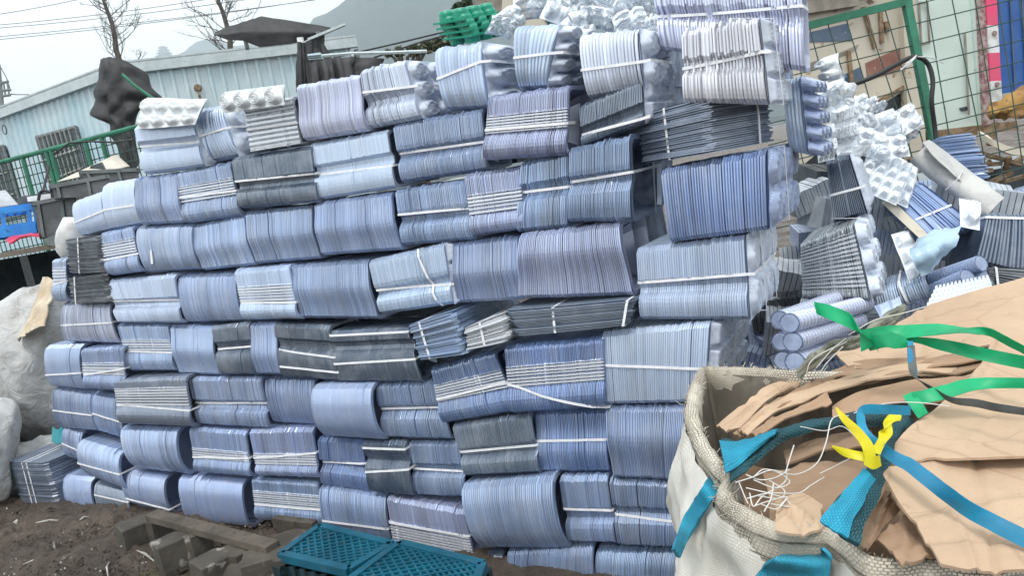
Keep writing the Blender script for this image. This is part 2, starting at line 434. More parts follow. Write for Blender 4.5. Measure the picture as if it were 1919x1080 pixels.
def wq(tl, tr, br, bl, off=0.):
    p0 = BASE+N_IN*off
    return [on_plane(*c, p0, NW) for c in (bl, br, tr, tl)]
def yv(tlbl, y):   # pixel height on an edge -> v
    (tx, ty), (bx, by) = tlbl; return (by-y)/(by-ty)
ROWN = {}
def W_(row, tl, tr, br, bl, col, kind, strap=None, look='', off=None, D=.22, **kw):
    if off is None: off = random.uniform(-.012, .02)
    if 'con' not in kw: kw['con'] = .3 if any(k in look for k in ('milky', 'smooth', 'plain', 'foggy', 'small smoky')) else .6 if col in ('pale', 'dark') else 1.0
    s = []
    if strap: s.append(('h', yv((tl, bl), strap[0]), yv((tr, br), strap[1]), *(strap[2:])))
    s += kw.pop('more', [])
    return bundle(wq(tl, tr, br, bl, off), N_IN, D, kind, col, s, row=row, look=look, **kw)
Z0 = np.array([0, 0, 1.0])
# row 1 (bottom)
W_(1,(92,892),(167,900),(183,973),(113,955),'blue','soft',(944,962),'plain blue bundle with low strap',D=.2,pitch=.012)
W_(1,(175,905),(238,922),(250,975),(190,970),'smoke','soft',(926,940),'small smoky bundle with a strap',D=.16,pitch=.011)
W_(1,(233,882),(312,893),(327,967),(250,950),'blue','dee',(930,952),'smooth blue bundle with a diagonal strap',D=.2,pitch=.012)
W_(1,(332,895),(450,905),(466,995),(350,980),'blue','soft',None,'smooth unstrapped blue bundle above the plank',D=.22,pitch=.011)
W_(1,(472,897),(594,905),(612,990),(484,977),'grey','rib:.42:.72:6',(944,954),'grey blue bundle with white ribs above its strap',D=.2)
W_(1,(595,912),(718,928),(735,1027),(613,1008),'blue','soft',(974,990),'blue bundle standing on the teal pallet',D=.22)
W_(1,(725,932),(868,958),(892,1052),(740,1022),'violet','rib:.16:.50:6',(977,1004),'violet blue bundle with ribs under its strap',D=.2)
W_(1,(872,1045),(944,1032),(950,1110),(878,1110),'smoke','dee',None,'small glossy smoke coloured bundle',D=.2,pitch=.013)
W_(1,(949,1032),(1108,1022),(1116,1120),(956,1120),'blue','soft',None,'wide blue bundle cut by the bottom edge',D=.25)
W_(1,(1116,1032),(1275,1036),(1270,1120),(1122,1120),'grey','soft',None,'grey blue bundle beside the bulk bag',D=.25)
# row 2
W_(2,(116,800),(150,811),(163,873),(123,860),'blue','soft',(830,846),'narrow blue bundle with a strap',D=.16,pitch=.011,off=.03)
W_(2,(150,825),(228,848),(242,925),(163,893),'blue','dee',(863,884),'blue bundle with rounded top and dark open end',D=.2,pitch=.012,off=-.02)
W_(2,(232,800),(335,803),(352,892),(256,880),'blue','dee',None,'unstrapped blue bundle with dark oval end',D=.22,pitch=.010)
W_(2,(355,802),(460,810),(474,896),(370,887),'blue','rib:.36:.56:4',(855,858),'blue bundle with four white ribs and strap',D=.2)
W_(2,(468,806),(585,803),(600,898),(486,893),'blue','rib:.28:.50:4',(857,848),'blue bundle with shiny top and white ribs',D=.2)
W_(2,(597,822),(678,826),(694,925),(605,910),'deep','lobe:.45',(868,868),'dark blue two lobed bundle with a strap',D=.2,off=.02)
W_(2,(679,827),(757,829),(775,933),(694,925),'dark','lobe:.66',(883,879),'slate grey bundle with pale top band',D=.2,off=-.015,more=[('h',.88,.88)])
W_(2,(761,829),(860,829),(876,936),(777,932),'grey','lobe:.5',(880,886),'grey blue bundle with a wavy top',D=.2)
W_(2,(866,908),(1036,893),(1062,1032),(900,1030),'blue','dee',None,'big unstrapped blue bundle with black oval end',D=.26,off=-.035,pitch=.009,lean=.02)
W_(2,(1048,895),(1136,894),(1154,1023),(1066,1020),'blue','lobe:.42',(954,958),'narrow blue bundle with groove under strap',D=.22)
W_(2,(1142,899),(1275,906),(1270,1032),(1160,1026),'grey','lobe:.52',(966,979),'grey blue bundle behind the bulk bag',D=.22)
# row 3
W_(3,(97,727),(167,737),(180,812),(107,806),'blue','soft',(768,777),'blue bundle with strap across its middle',D=.18)
W_(3,(170,737),(224,746),(236,829),(181,812),'blue','soft',(773,790),'narrow blue bundle with a slanting strap',D=.18)
W_(3,(214,712),(348,706),(364,803),(228,796),'smoke','rib:.45:.80:6',(758,768),'milky grey bundle with six white ribs',D=.2,off=-.035)
W_(3,(350,708),(487,708),(507,806),(370,798),'blue','lobe:.44',(757,757),'blue bundle with rounded lower half and strap',D=.2)
W_(3,(489,708),(586,708),(603,803),(509,797),'grey','soft',None,'unstrapped grey blue bundle',D=.2,off=.03)
W_(3,(588,722),(698,720),(718,827),(605,820),'blue','dee',None,'unstrapped smooth blue bundle with dark oval end',D=.22,off=-.03)
W_(3,(703,722),(823,715),(846,826),(719,823),'grey','lobe:.52',(768,765),'grey blue bundle with strap in its groove',D=.2)
W_(3,(847,797),(993,776),(1011,889),(872,895),'smoke','lobe:.42',(849,836),'tilted smoke grey bundle with dull plastic',D=.2,off=-.01)
W_(3,(1000,772),(1132,768),(1142,888),(1013,887),'deep','belly:.32',(825,822),'deep blue bundle with shiny belly below strap',D=.22)
W_(3,(1134,765),(1296,763),(1290,906),(1150,900),'blue','belly:.55',None,'tall unstrapped blue bundle beside the bulk bag',D=.25,off=-.02)
# row 4
W_(4,(81,650),(147,648),(158,734),(92,728),'blue','soft',(702,698),'smooth blue bundle with low strap',D=.18,pitch=.012)
W_(4,(152,655),(230,650),(240,737),(162,730),'blue','rib:.40:.66:4',(702,690),'blue bundle with short ribs over strap',D=.18,off=-.02)
W_(4,(223,608),(315,608),(332,697),(247,697),'blue','rib:.46:.68:4',(658,660),'blue bundle with dark top and ribbed middle',D=.2,off=.02)
W_(4,(318,610),(395,613),(413,706),(337,703),'blue','belly:.5',None,'plain narrow blue bundle with dark rounded end',D=.2)
W_(4,(397,612),(466,605),(480,704),(413,704),'dark','lobe:.55',(656,650),'slate grey bundle with pale foot',D=.2)
W_(4,(467,608),(513,607),(528,704),(481,704),'blue','belly:.4',None,'very narrow blue bundle between two slate ones',D=.2,off=-.01)
W_(4,(516,606),(615,612),(640,718),(530,708),'dark','lobe:.62',(655,669),'slate bundle with one sloping white strap',D=.2,more=[('h',.22,.2)])
W_(4,(618,622),(762,614),(792,718),(636,719),'dark','lobe:.7',(681,672),'wide dark slate bundle with pale lip',D=.22,off=-.01,more=[('h',.93,.93)])
W_(4,(809,691),(925,659),(974,773),(832,796),'deep','rib:.42:.70:6',(747,716),'tilted deep blue bundle with white ribs',D=.2)
W_(4,(946,650),(1130,632),(1136,766),(960,778),'deep','rib:.42:.70:6',(718,766,.02),'deep blue bundle with drooping strap',D=.22,off=-.03)
W_(4,(1128,624),(1330,604),(1322,757),(1139,761),'pale','box',(683,690),'long pale bundle ending in small stepped boxes',D=.50,pitch=.008,cups=(3,5,.028,'sq'),cmat='frosted',more=[('e',.5,.5)],off=-.02)
# row 5
W_(5,(100,487),(124,485),(129,566),(104,566),'pale','rib:.5:.8:4',(533,526),'sliver of pale bundle behind the black stacks',D=.14)
W_(5,(115,568),(202,567),(222,648),(118,643),'lav','soft',(609,604),'pale violet bundle under the black stacks',D=.2)
W_(5,(192,527),(326,515),(341,607),(224,607),'pale','lobe:.44',(565,563),'double pale bundle with bright lips',D=.2)
W_(5,(328,517),(440,513),(456,605),(346,608),'blue','soft',None,'unstrapped blue bundle with straight edges',D=.2)
W_(5,(441,506),(541,497),(562,600),(460,601),'pale','rib:.38:.66:5',(567,566),'pale bundle with five white ribs over strap',D=.2,off=-.01)
W_(5,(548,497),(686,487),(707,601),(563,598),'blue','belly:.55',None,'wide unstrapped blue bundle with dark lens end',D=.22)
W_(5,(690,489),(832,456),(850,571),(713,591),'pale','lobe:.4',(545,533),'pale boxy bundle crossed by a broad white band',D=.22,cups=(3,2,.025,'sq'),more=[('v',.84,.66)])
W_(5,(846,456),(967,443),(982,563),(856,570),'blue','belly:.5',None,'unstrapped blue bundle with glowing belly',D=.2)
W_(5,(974,438),(1160,417),(1186,556),(970,562),'violet','belly:.68',None,'big violet blue bundle with bright upper band',D=.26,off=-.02,pitch=.008)
W_(5,(1192,466),(1395,441),(1404,602),(1200,601),'pale','lobe:.44',(530,513),'long pale bundle with moulded tray face',D=.42,pitch=.008,cups=(2,4,.02,'round'),more=[('e',.35,.25),('e',.8,.75)])
# row 6
W_(6,(186,438),(248,425),(268,510),(206,518),'blue','rib:.46:.76:5',(487,475),'small blue bundle with ribs and strap',D=.18)
W_(6,(252,425),(356,420),(371,507),(272,513),'blue','soft',None,'unstrapped blue bundle with white scuff mark',D=.2,pitch=.010)
W_(6,(360,423),(455,403),(477,498),(380,508),'blue','belly:.5',None,'unstrapped blue bundle with soft shine',D=.2)
W_(6,(458,398),(581,385),(598,486),(480,496),'blue','belly:.52',None,'unstrapped blue bundle with oval end',D=.22)
W_(6,(588,380),(730,361),(752,470),(602,480),'blue','belly:.5',None,'wide unstrapped blue bundle with round end',D=.22)
W_(6,(741,357),(871,336),(888,450),(755,461),'grey','lobe:.46',(402,390),'grey blue bundle with strap in its groove',D=.2)
W_(6,(872,327),(973,313),(986,430),(888,444),'violet','rib:.36:.66:5',None,'violet bundle with five white bands',D=.2)
W_(6,(976,305),(1063,284),(1062,428),(968,436),'grey','lobe:.55',(361,350),'grey blue bundle with strap, next to a twin',D=.2)
W_(6,(1069,278),(1180,254),(1184,417),(1066,417),'grey','lobe:.52',(341,322),'tall grey blue bundle with strap and side band',D=.34,more=[('e',.7,.6)],off=-.02)
W_(6,(1238,317),(1436,281),(1440,432),(1255,456),'deep','box',None,'large deep blue bundle with round cup tray end',D=.46,pitch=.009,cups=(2,4,.022,'round'),cmat='clear_blue',more=[('e',.45,.3)],off=-.03)
# row 7
W_(7,(133,377),(188,358),(204,433),(150,446),'pale','soft',(417,395),'milky bundle at the pile end',D=.18,pitch=.014)
W_(7,(189,345),(249,335),(262,423),(203,433),'pale','soft',(393,384),'milky pale bundle with strap',D=.18,pitch=.014)
W_(7,(249,335),(325,324),(348,418),(264,423),'blue','belly:.4',None,'unstrapped pale blue bundle',D=.2)
W_(7,(328,324),(431,305),(455,405),(350,420),'blue','rib:.42:.72:6',(370,357),'blue bundle with white bands in the middle',D=.2)
W_(7,(433,296),(580,274),(597,380),(449,392),'dark','lobe:.44',(340,325),'wide dark slate bundle with strap',D=.2,off=-.015)
W_(7,(581,270),(724,243),(741,353),(598,376),'pale','lobe:.5',(328,310),'pale blue bundle with strap, foggy plastic',D=.22)
W_(7,(737,232),(902,204),(913,320),(754,344),'grey','lobe:.46',(288,265),'long grey blue bundle with strap',D=.2)
W_(7,(918,180),(1065,161),(1062,292),(908,301),'violet','rib:.42:.68:6',(243,230),'violet blue bundle with a broad white ribbed band',D=.24,off=-.035)
W_(7,(1086,198),(1203,148),(1207,232),(1092,276),'smoke','lobe:.38',(253,222),'tilted smoke grey bundle with sloping strap',D=.30,cups=(2,2,.02,'sq'))
# row 8
W_(8,(250,237),(362,226),(385,312),(270,328),'pale','lobe:.55',(275,266),'milky bundle under the white cup trays',D=.2,cups=(2,2,.02,'round'),cmat='frosted',pitch=.016)
W_(8,(362,206),(412,197),(447,294),(384,307),'teal','soft',(257,240),'small bundle of upright teal tinted sheets',D=.2,pitch=.014,cups=(2,1,.03,'round'),cmat='frosted')
W_(8,(458,196),(548,181),(566,271),(473,286),'white','rib:.05:.95:9',(243,230),'white bundle of nested trays with round end cups',D=.2,off=-.01)
W_(8,(553,160),(670,140),(689,246),(571,265),'lav','belly:.3',None,'unstrapped pale lilac bundle',D=.2)
W_(8,(675,130),(758,113),(790,222),(692,241),'lav','lobe:.42',(173,162),'pale lilac bundle with strap and cupped end',D=.26,cups=(3,2,.022,'round'),cmat='frosted')
W_(8,(811,88),(900,79),(916,204),(833,208),'teal','soft',(148,115),'bundle of upright teal sheets with rolled edges',D=.28,pitch=.015,cups=(3,1,.035,'round'),cmat='frosted')
W_(8,(962,47),(1047,45),(1022,166),(970,169),'teal','soft',(108,99),'narrow bundle of teal sheets between white cups',D=.28,pitch=.014,cups=(4,2,.04,'round'),cmat='frosted')
W_(8,(1083,63),(1195,52),(1207,166),(1100,186),'lav','soft',(131,116),'lilac bundle leaning inward at its foot',D=.26,pitch=.012,cups=(2,2,.03,'round'),cmat='frosted')
W_(8,(1277,60),(1421,30),(1440,196),(1280,192),'warm','lobe:.5',(128,96),'pale jagged strapped bundle below the highest one',D=.30,ragged=.006,pitch=.010,more=[('e',.35,.3)],off=-.08,cups=(3,3,.018,'sq'),cmat='frosted')
# row 9
W_(9,(1222,-18),(1499,-34),(1507,134),(1238,92),'lav','lobe:.6',(30,10),'tallest pale lilac bundle, at the top right',D=.12,pitch=.010,ragged=.006,off=.10)

# horizontal (flat lying) stacks
def H_(tl, tr, br, bl, col, straps, label, off=0., D=.25, yaw=None, nin=N_IN, pitch=.007, ragged=.006, **kw):
    return bundle(wq(tl, tr, br, bl, off), nin, D, 'box', col, straps, pitch=pitch, axis='v', end='cap', label=label, ragged=ragged, name='sheet_stack', wname='sheets', group='flat lying stacks of plastic sheets', cat='stack', **kw)
H_((118,450),(186,440),(195,511),(128,512),'black',[('v',.35,.45)],'black flat stack at the left edge, upper of two',off=-.03)
H_((124,521),(196,512),(204,566),(130,570),'black',[('v',.2,.25)],'black flat stack at the left edge, lower of two',off=-.03)
H_((762,612),(848,584),(872,664),(784,675),'grey',[('v',.28,.3)],'tilted grey flat stack with vertical strap, left of the slate sheets',off=-.06,D=.34)
H_((866,618),(945,588),(950,640),(872,656),'warm',[('v',.5,.45)],'small flat stack of pale sheets with one strap',off=-.07,D=.25)
H_((945,584),(1190,562),(1176,610),(960,631),'smoke',[('v',.4,.4),('v',.97,.95)],'long thin flat stack of grey sheets under the violet bundle',off=-.05,D=.3)
# the big slate stack high on the right, turned so two of its sides show
def ang(v, deg):
    a = math.radians(deg); return np.array([v[0]*math.cos(a)-v[1]*math.sin(a), v[0]*math.sin(a)+v[1]*math.cos(a), 0])
def FREE(c, wd, ht, D, deg, col, straps, label, tilt=0., **kw):
    """c = world position of the near bottom left corner; deg = heading of the face's right-going edge"""
    e = np.array([math.cos(math.radians(deg)), math.sin(math.radians(deg)), 0]); nin = np.array([-e[1], e[0], 0])
    t = math.radians(tilt); e2 = e*math.cos(t)+np.array([0, 0, 1])*math.sin(t); u2 = -e*math.sin(t)+np.array([0, 0, 1])*math.cos(t)
    q = [c, c+e2*wd, c+e2*wd+u2*ht, c+u2*ht]
    return bundle(q, nin, D, kw.pop('kind', 'box'), col, straps, label=label, **kw)
def wp(px, py, off=0.): return on_plane(px, py, BASE+N_IN*off, NW)
_tl, _ap, _br, _bl = P(1188, 218, 2.62), P(1324, 181, 2.33), P(1334, 287, 2.35), P(1200, 308, 2.64)
_far = P(1450, 214, 2.52); _nv = _far-_ap; _nv[2] = 0
bundle([_bl, _br, _ap, _tl], nrm(_nv), float(np.linalg.norm(_nv)), 'box', 'smoke', [('v', .46, .46)], label='slate flat stack of sheets with pointed corner, high on the right', axis='v', end='cap', pitch=.0068, ragged=.005, name='sheet_stack', wname='sheets', cat='stack', group='flat lying stacks of plastic sheets')
mb = MB(); _o = _nv*.72-nrm(_nv)*0; _s = nrm(np.cross(_nv, Z0))*.008
_s = _s if np.dot(_s, _F) < 0 else -_s
mb.ribbon([_ap+_nv*.2+Z0*.006, _ap+_o+_s+Z0*.004, (_ap+_br)/2+_o+_s*1.4, _br+_o+_s], nrm(_nv)*.009, .0016)
_b = mb.build('strap', M['strap'], BUNDLES[-1][0])
# flat box-shaped stack on the ground at the far left
_a = on_z(36, 942, 0.0); _b = on_z(108, 948, 0.0); _e = _b-_a
FREE(_a, float(np.linalg.norm(_e)), .29, .30, math.degrees(math.atan2(_e[1], _e[0])), 'smoke', [('v', .38, .42), ('v', .5, .54)], 'grey flat stack of sheets tied twice, on the mud at far left', axis='v', end='cap', pitch=.009, name='sheet_stack', wname='sheets', cat='stack', group='flat lying stacks of plastic sheets')

# labels: look, then place in its row (counted from the left, rows counted from the ground)
ORD = 'first second third fourth fifth sixth seventh eighth ninth tenth eleventh twelfth thirteenth'.split()
for r in range(1, 10):
    bs = sorted([b for b in BUNDLES if b[1] == r and 'sliver' not in b[3]], key=lambda b: -float(np.dot(b[2][0]-CAMP, -E_W)))
    for i, b in enumerate(bs):
        pos = ORD[i]+' from left' if i else 'leftmost'
        rw = 'bottom row' if r == 1 else f'{ORD[r-1]} row up'
        b[0]['label'] = f"{b[3]}, {pos} in {rw}"
        if r == 9: b[0]['label'] = 'tallest pale lilac bundle, highest of the pile at the top right'

_m = MB(); _q = [on_plane(x, y, BASE-N_IN*.018, NW) for x, y in ((282, 469), (285, 469), (288, 494), (284, 495))]; _m.add(_q+[p-N_IN*.004 for p in _q], [(0, 1, 2, 3), (7, 6, 5, 4), (0, 4, 5, 1), (1, 5, 6, 2), (2, 6, 7, 3), (3, 7, 4, 0)])
_r = [b for b in BUNDLES if b[3] and 'scuff' in b[3]][0][0]; _m.build('scuff_mark', M['strap'], _r)
for b in BUNDLES:
    if b[3] and 'sliver' in b[3]: b[0]['label'] = 'sliver of pale ribbed bundle peeping out left of the black flat stacks'
# inner mass of the pile: the bundles standing behind the front ones
mb = MB()
for root, row, q, look in BUNDLES:
    if row is None or row == 9: continue
    bl, br, tr, tl = q; o = N_IN*(.50 if row in (4, 5, 6) and np.dot(bl, E_W) > 0 else .27); eu = nrm(br-bl); s = eu*.012; u = np.array([0, 0, .012])
    d = N_IN*(.34 if row > 7 else .25 if row in (4, 5, 6, 7) and np.dot(br, E_W) > np.dot(BASE, E_W)+1.2 else .7)
    mb.box8([bl+o+s+u, br+o-s+u, br+o+d-s+u, bl+o+d+s+u, tl+o+s-u, tr+o-s-u, tr+o+d-s-u, tl+o+d+s-u])
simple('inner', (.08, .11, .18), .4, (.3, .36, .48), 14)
tag(mb.build('stacked_bundles', M['inner']), 'mass of further bundles filling the pile behind its face', 'bundles', kind='stuff')
# ---------------------------------------------------------------- background
Z = np.array([0, 0, 1.0])
def hdir(deg):  # heading clockwise from +Y
    a = math.radians(deg); return np.array([math.sin(a), math.cos(a), 0])
simple('sheet_metal', (.45, .62, .69), .42, (.58, .69, .73), 1.2, (.34, .38, .36), 22, p3=(.64, .74))
simple('fascia', (.46, .54, .56), .5, (.56, .63, .65), 6, (.3, .3, .27), 30)
simple('window_dark', (.02, .03, .035), .15, (.05, .07, .08), 5)
simple('bar_metal', (.42, .44, .43), .5, (.3, .28, .25), 20)
simple('grey_paint', (.22, .25, .26), .5, (.12, .13, .13), 20)
simple('fence_green', (.012, .13, .075), .4, (.02, .19, .11), 9, (.05, .06, .05), 50)
simple('wire_green', (.02, .06, .045), .5)
simple('shade_net', (.012, .013, .015), .6, (.026, .027, .031), 7, bumpn=(25, .5, .01))
simple('bark', (.055, .045, .04), .9, (.10, .085, .07), 8)
simple('cable', (.02, .02, .022), .6)
# the metal-clad building: two wings meeting behind the black net
C0 = P(226, 128, 10.5); HT = C0[2]
dl = -E_W; dr = hdir(73)
bld = thing('site_office', 'long pale blue corrugated metal building with barred windows behind the fence', 'building', (C0[0], C0[1], 0))
def corrug(name, a, d, length, z0, z1, pitch=.17, dep=.03):
    n = nrm(np.cross(d, Z)); n = n if np.dot(n, -a[:3]) > 0 else -n
    m = MB(); k = int(length/pitch); pts = []
    for i in range(k):
        x = i*pitch
        pts += [(x, 0), (x+pitch*.55, 0), (x+pitch*.68, dep), (x+pitch*.87, dep)]
    vs = []
    for x, o in pts:
        p = a+d*x+n*o; vs += [(p[0], p[1], z0), (p[0], p[1], z1)]
    m.add(vs, [(2*i, 2*i+2, 2*i+3, 2*i+1) for i in range(len(pts)-1)])
    return m.build(name, M['sheet_metal'], bld), n
_, nl = corrug('left_wall', C0+dl*.0, dl, 9.5, .8, HT-.1)
_, nr_ = corrug('right_wall', C0, dr, 3.3, .8, HT-.1)
m = MB()
for d, n, ln in ((dl, nl, 9.5), (dr, nr_, 3.36)):
    a = C0-Z*.02+n*.05; m.box(a+d*ln/2-Z*.0, d*(ln/2), n*.05, Z*.075)
    a = C0+d*ln/2-n*1.6+Z*.06; m.box(a, d*(ln/2), n*1.7, Z*.02)
m.build('roof_edge', M['fascia'], bld)
e = C0+dr*3.34
m = MB(); m.box(np.array([e[0], e[1], 2.3])-nr_*.9, dr*.03, nr_*.92, Z*(HT-2.3-.12)); m.build('end_wall', M['grey_paint'], bld)
def facade_pt(px, py, n): return on_plane(px, py, C0+n*.055, n)
def window(tl, tr, br, bl, n, bars):
    q = [facade_pt(*c, n) for c in (bl, br, tr, tl)]
    fr = MB(); c = sum(q)/4
    for a, b in zip(q, q[1:]+q[:1]): fr.bar(a+n*.01, b+n*.01, .035, .03, up=n)
    w = fr.build('window', M['grey_paint'], bld)
    g = MB(); g.add([p+n*.004 for p in q]+[p-n*.03 for p in q], [(0, 1, 2, 3), (7, 6, 5, 4), (0, 4, 5, 1), (1, 5, 6, 2), (2, 6, 7, 3), (3, 7, 4, 0)]); g.build('pane', M['window_dark'], w)
    b = MB()
    for i in range(1, bars):
        t = i/bars; b.bar(q[0]*(1-t)+q[1]*t+n*.06, q[3]*(1-t)+q[2]*t+n*.06, .012, .012, up=n)
    for t in (.3, .62): b.bar(q[0]*(1-t)+q[3]*t+n*.07, q[1]*(1-t)+q[2]*t+n*.07, .02, .015, up=n)
    b.build('bars', M['bar_metal'], w)
window((69, 257), (143, 237), (172, 345), (105, 375), nl, 9)
window((-60, 290), (7, 273), (45, 400), (-20, 420), nl, 8)
# little round mark on the left wall
m = MB(); c = facade_pt(12, 243, nl)+nl*.03
x = dl; ring = [c+(x*math.cos(a)*.06+Z*math.sin(a)*.075) for a in np.linspace(0, 2*math.pi, 17)]
m.tube(ring, .008, 4, cap=False); m.bar(c-Z*.03, c+Z*.03, .012, .008); m.build('round_mark', M['cable'], bld)
m = MB(); c = on_plane(371, 165, C0+nr_*.08, nr_); m.tube([c, c+nr_*.10], [.06, .045], 10); m.tube([c+nr_*.05, c-Z*.12+nr_*.1, c-Z*.22+nr_*.05], .018, 6)
simple('rusty', (.16, .10, .05), .8, (.30, .22, .14), 20); m.build('vent_pipe', M['rusty'], bld)

# black shade nets
def net(name, label, rows, d, seed, **kw):
    rs = [[P(x, y, d+o*.3) for x, y, o in r] for r in rows]
    kw.setdefault('wr', .035); kw.setdefault('wsc', 2.6); kw.setdefault('lin', True)
    return tag(sheet(name, rs, M['shade_net'], None, th=.01, sub=7, seed=seed, fine=.006, **kw), label, 'tarpaulin')
net('black_net', 'black shade net draped over a pole in front of the pale building', [
    [(188,111,0),(196,108,-.05),(206,107,-.1),(226,111,-.12),(246,119,0)],
    [(184,130,.1),(197,128,-.25),(215,125,-.3),(242,126,-.15),(276,138,.1)],
    [(183,148,.1),(196,150,-.15),(216,148,-.35),(246,146,-.1),(284,162,.1)],
    [(174,170,.1),(196,175,-.3),(214,172,-.25),(248,170,-.35),(305,184,.1)],
    [(177,190,.1),(196,195,-.1),(214,195,-.3),(245,190,-.1),(285,192,0)],
    [(168,216,.1),(195,218,-.25),(213,215,-.1),(240,210,-.3),(262,208,0)],
    [(204,230,0),(211,234,-.1),(222,234,-.2),(238,230,-.1),(254,228,0)],
    [(206,252,0),(214,256,-.15),(226,258,-.05),(240,256,-.2),(254,252,0)],
    [(218,272,0),(226,276,-.1),(235,278,-.2),(246,276,-.1),(256,272,0)],
    [(234,318,0),(240,320,-.1),(247,320,0),(255,316,-.1),(262,304,0)]], 8.6, 3, lin=False, wr=.004, wsc=4, pleat=(3, .035))
t = thing('leaning_pole', 'thin green pole holding up the black net', 'pole', P(290, 190, 8.2))
m = MB(); m.tube([P(229, 139, 8.2), P(252, 160, 8.2), P(292, 188, 8.2), P(330, 240, 8.3)], .02, 6); m.build('pole', M['fence_green'], t)
net('black_canopy', 'black canopy sheet spread above the roof end like a tent', [
    [(400,63,.5),(425,51,.4),(450,42,.3),(490,30,.2),(560,41,.2),(620,51,.4)],
    [(402,65,.1),(425,64,0),(452,60,-.1),(490,60,-.2),(552,60,-.1),(600,62,0)],
    [(404,66,.1),(425,74,.05),(455,76,.0),(487,88,0),(545,82,0),(583,72,.2)]], 9.6, 5, wr=.006, pleat=(3, .012))
t = thing('canopy_frame', 'slanting metal pole and posts carrying the black canopy', 'frame', P(570, 110, 9.5))
m = MB(); m.bar(P(578, 74, 9.1), P(647, 45, 9.0), .05, .03); m.build('rail', M['fascia'], t)
for q_ in ([P(464, 92, 9.9), P(460, 75, 9.9)], [P(603, 112, 9.6), P(596, 60, 9.6)]): m = MB(); m.tube(q_, .03, 6); m.build('pole', M['grey_paint'], t)
m = MB(); q = [P(558, 84, 9.3), P(568, 82, 9.3), P(566, 69, 9.3), P(556, 70, 9.3)]; m.box8(q+[p+hdir(20)*.03 for p in q]) ; simple('white_paint', (.75, .78, .78), .5, (.5, .5, .48), 12); m.build('bracket', M['white_paint'], t)
net('hanging_net', 'black net hanging in folds beside the end wall of the building', [
    [(556,78,0),(562,78,-.15),(570,80,0),(580,74,-.15),(594,70,0),(608,64,0)],
    [(556,98,0),(563,100,-.15),(571,99,0),(580,98,-.1),(595,88,.05),(607,82,0)],
    [(555,118,0),(563,120,-.18),(571,118,0),(579,117,-.05),(600,105,.1),(614,94,0)],
    [(555,150,0),(564,152,-.18),(573,150,0),(584,148,-.12),(602,130,0),(622,108,0)],
    [(555,172,0),(564,172,-.1),(575,172,0),(588,170,-.1),(606,160,0),(630,140,0)]], 9.1, 8, wr=.01, pleat=(7, .05))
t = thing('shelf_box', 'small pale louvred box glimpsed through the black net', 'box', P(590, 108, 9.0))
m = MB(); pxbox_ = [P(578, 112, 8.9), P(604, 110, 8.9), P(600, 98, 8.9), P(576, 101, 8.9)]; m.box8(pxbox_[:2]+[p+hdir(0)*.1 for p in pxbox_[1::-1]]+[pxbox_[3], pxbox_[2], pxbox_[2]+hdir(0)*.1, pxbox_[3]+hdir(0)*.1]); m.build('box', M['sheet_metal'], t)
m = MB()
for k in (.3, .6): m.bar(pxbox_[0]*(1-k)+pxbox_[3]*k-hdir(0)*.01, pxbox_[1]*(1-k)+pxbox_[2]*k-hdir(0)*.01, .02, .01)
m.build('louvre', M['grey_paint'], t)
net('dark_tarpaulin', 'dark grey tarpaulin stretched low behind the lilac bundles', [
    [(583,118,0),(600,114,0),(617,112,.1),(622,109,0),(640,108,0),(672,108,.1),(720,109,0)],
    [(585,135,-.15),(600,132,0),(617,134,-.25),(627,130,0),(644,128,-.2),(662,124,.05),(715,118,0)],
    [(588,172,-.3),(605,170,0),(620,172,-.35),(635,170,0),(652,168,-.3),(672,150,.0),(715,135,0)]], 8.6, 11, wr=.01, pleat=(6, .06))
# pale corrugated sheet end and rails behind
t = thing('grey_roof_rail', 'thin grey rails and cables crossing below the hill', 'rail', P(700, 100, 9.0))
m = MB(); m.tube([P(590, 106, 9), P(662, 100, 9), P(720, 99, 9), P(800, 96, 9)], .022, 5); m.tube([P(661, 106, 9), P(661, 99, 9)], .02, 5); m.build('rail', M['fascia'], t)
m = MB(); m.tube([P(625, 108, 9.4), P(740, 82, 9.6), P(835, 59, 9.8)], .012, 5); m.tube([P(700, 108, 9.4), P(790, 78, 9.6), P(835, 66, 9.8)], .012, 5); m.build('cable', M['cable'], t)

# green mesh fence on the terrace
def fence_panel(root, A, B, C, D, nx, ny, r=.005, mat='wire_green', wob=0.):
    """A tl, B tr, C br, D bl"""
    m = MB()
    for i in range(nx+1):
        t = i/nx; m.tube([A*(1-t)+B*t, (A*(1-t)+B*t)*.5+(D*(1-t)+C*t)*.5+wob*np.random.default_rng(i).normal(0, 1, 3), D*(1-t)+C*t], r, 4)
    for j in range(ny+1):
        t = j/ny; m.tube([A*(1-t)+D*t, (A*(1-t)+D*t)*.5+(B*(1-t)+C*t)*.5+wob*np.random.default_rng(90+j).normal(0, 1, 3), B*(1-t)+C*t], r, 4)
    return m.build('mesh', M[mat], root)
FA, FB = P(-40, 315, 8.0), P(262, 236, 7.3)
fl = FB-FA; fdown = np.array([0, 0, -1.75])
t = thing('mesh_fence', 'green welded mesh fence in front of the pale building', 'fence', FA+fdown)
fence_panel(t, FA, FB, FB+fdown, FA+fdown, 34, 17, .006)
m = MB(); m.tube([FA, FB], .026, 8); m.build('top_rail', M['fence_green'], t)
for k in (.29, .44, .47, .68, .775):
    m = MB(); a = FA+fl*k; m.tube([a, a+fdown], .024, 8); m.build('post', M['fence_green'], t)
m = MB(); m.tube([P(100, 290, 7.5), P(130, 268, 7.3), P(170, 265, 7.3), P(215, 267, 7.2), P(250, 262, 7.2)], .01, 5); m.tube([P(92, 312, 7.4), P(84, 345, 7.2), P(79, 368, 7.0)], .012, 5)
tag(m.build('slack_cable', M['cable']), 'slack black cable hung along the green fence', 'cable')

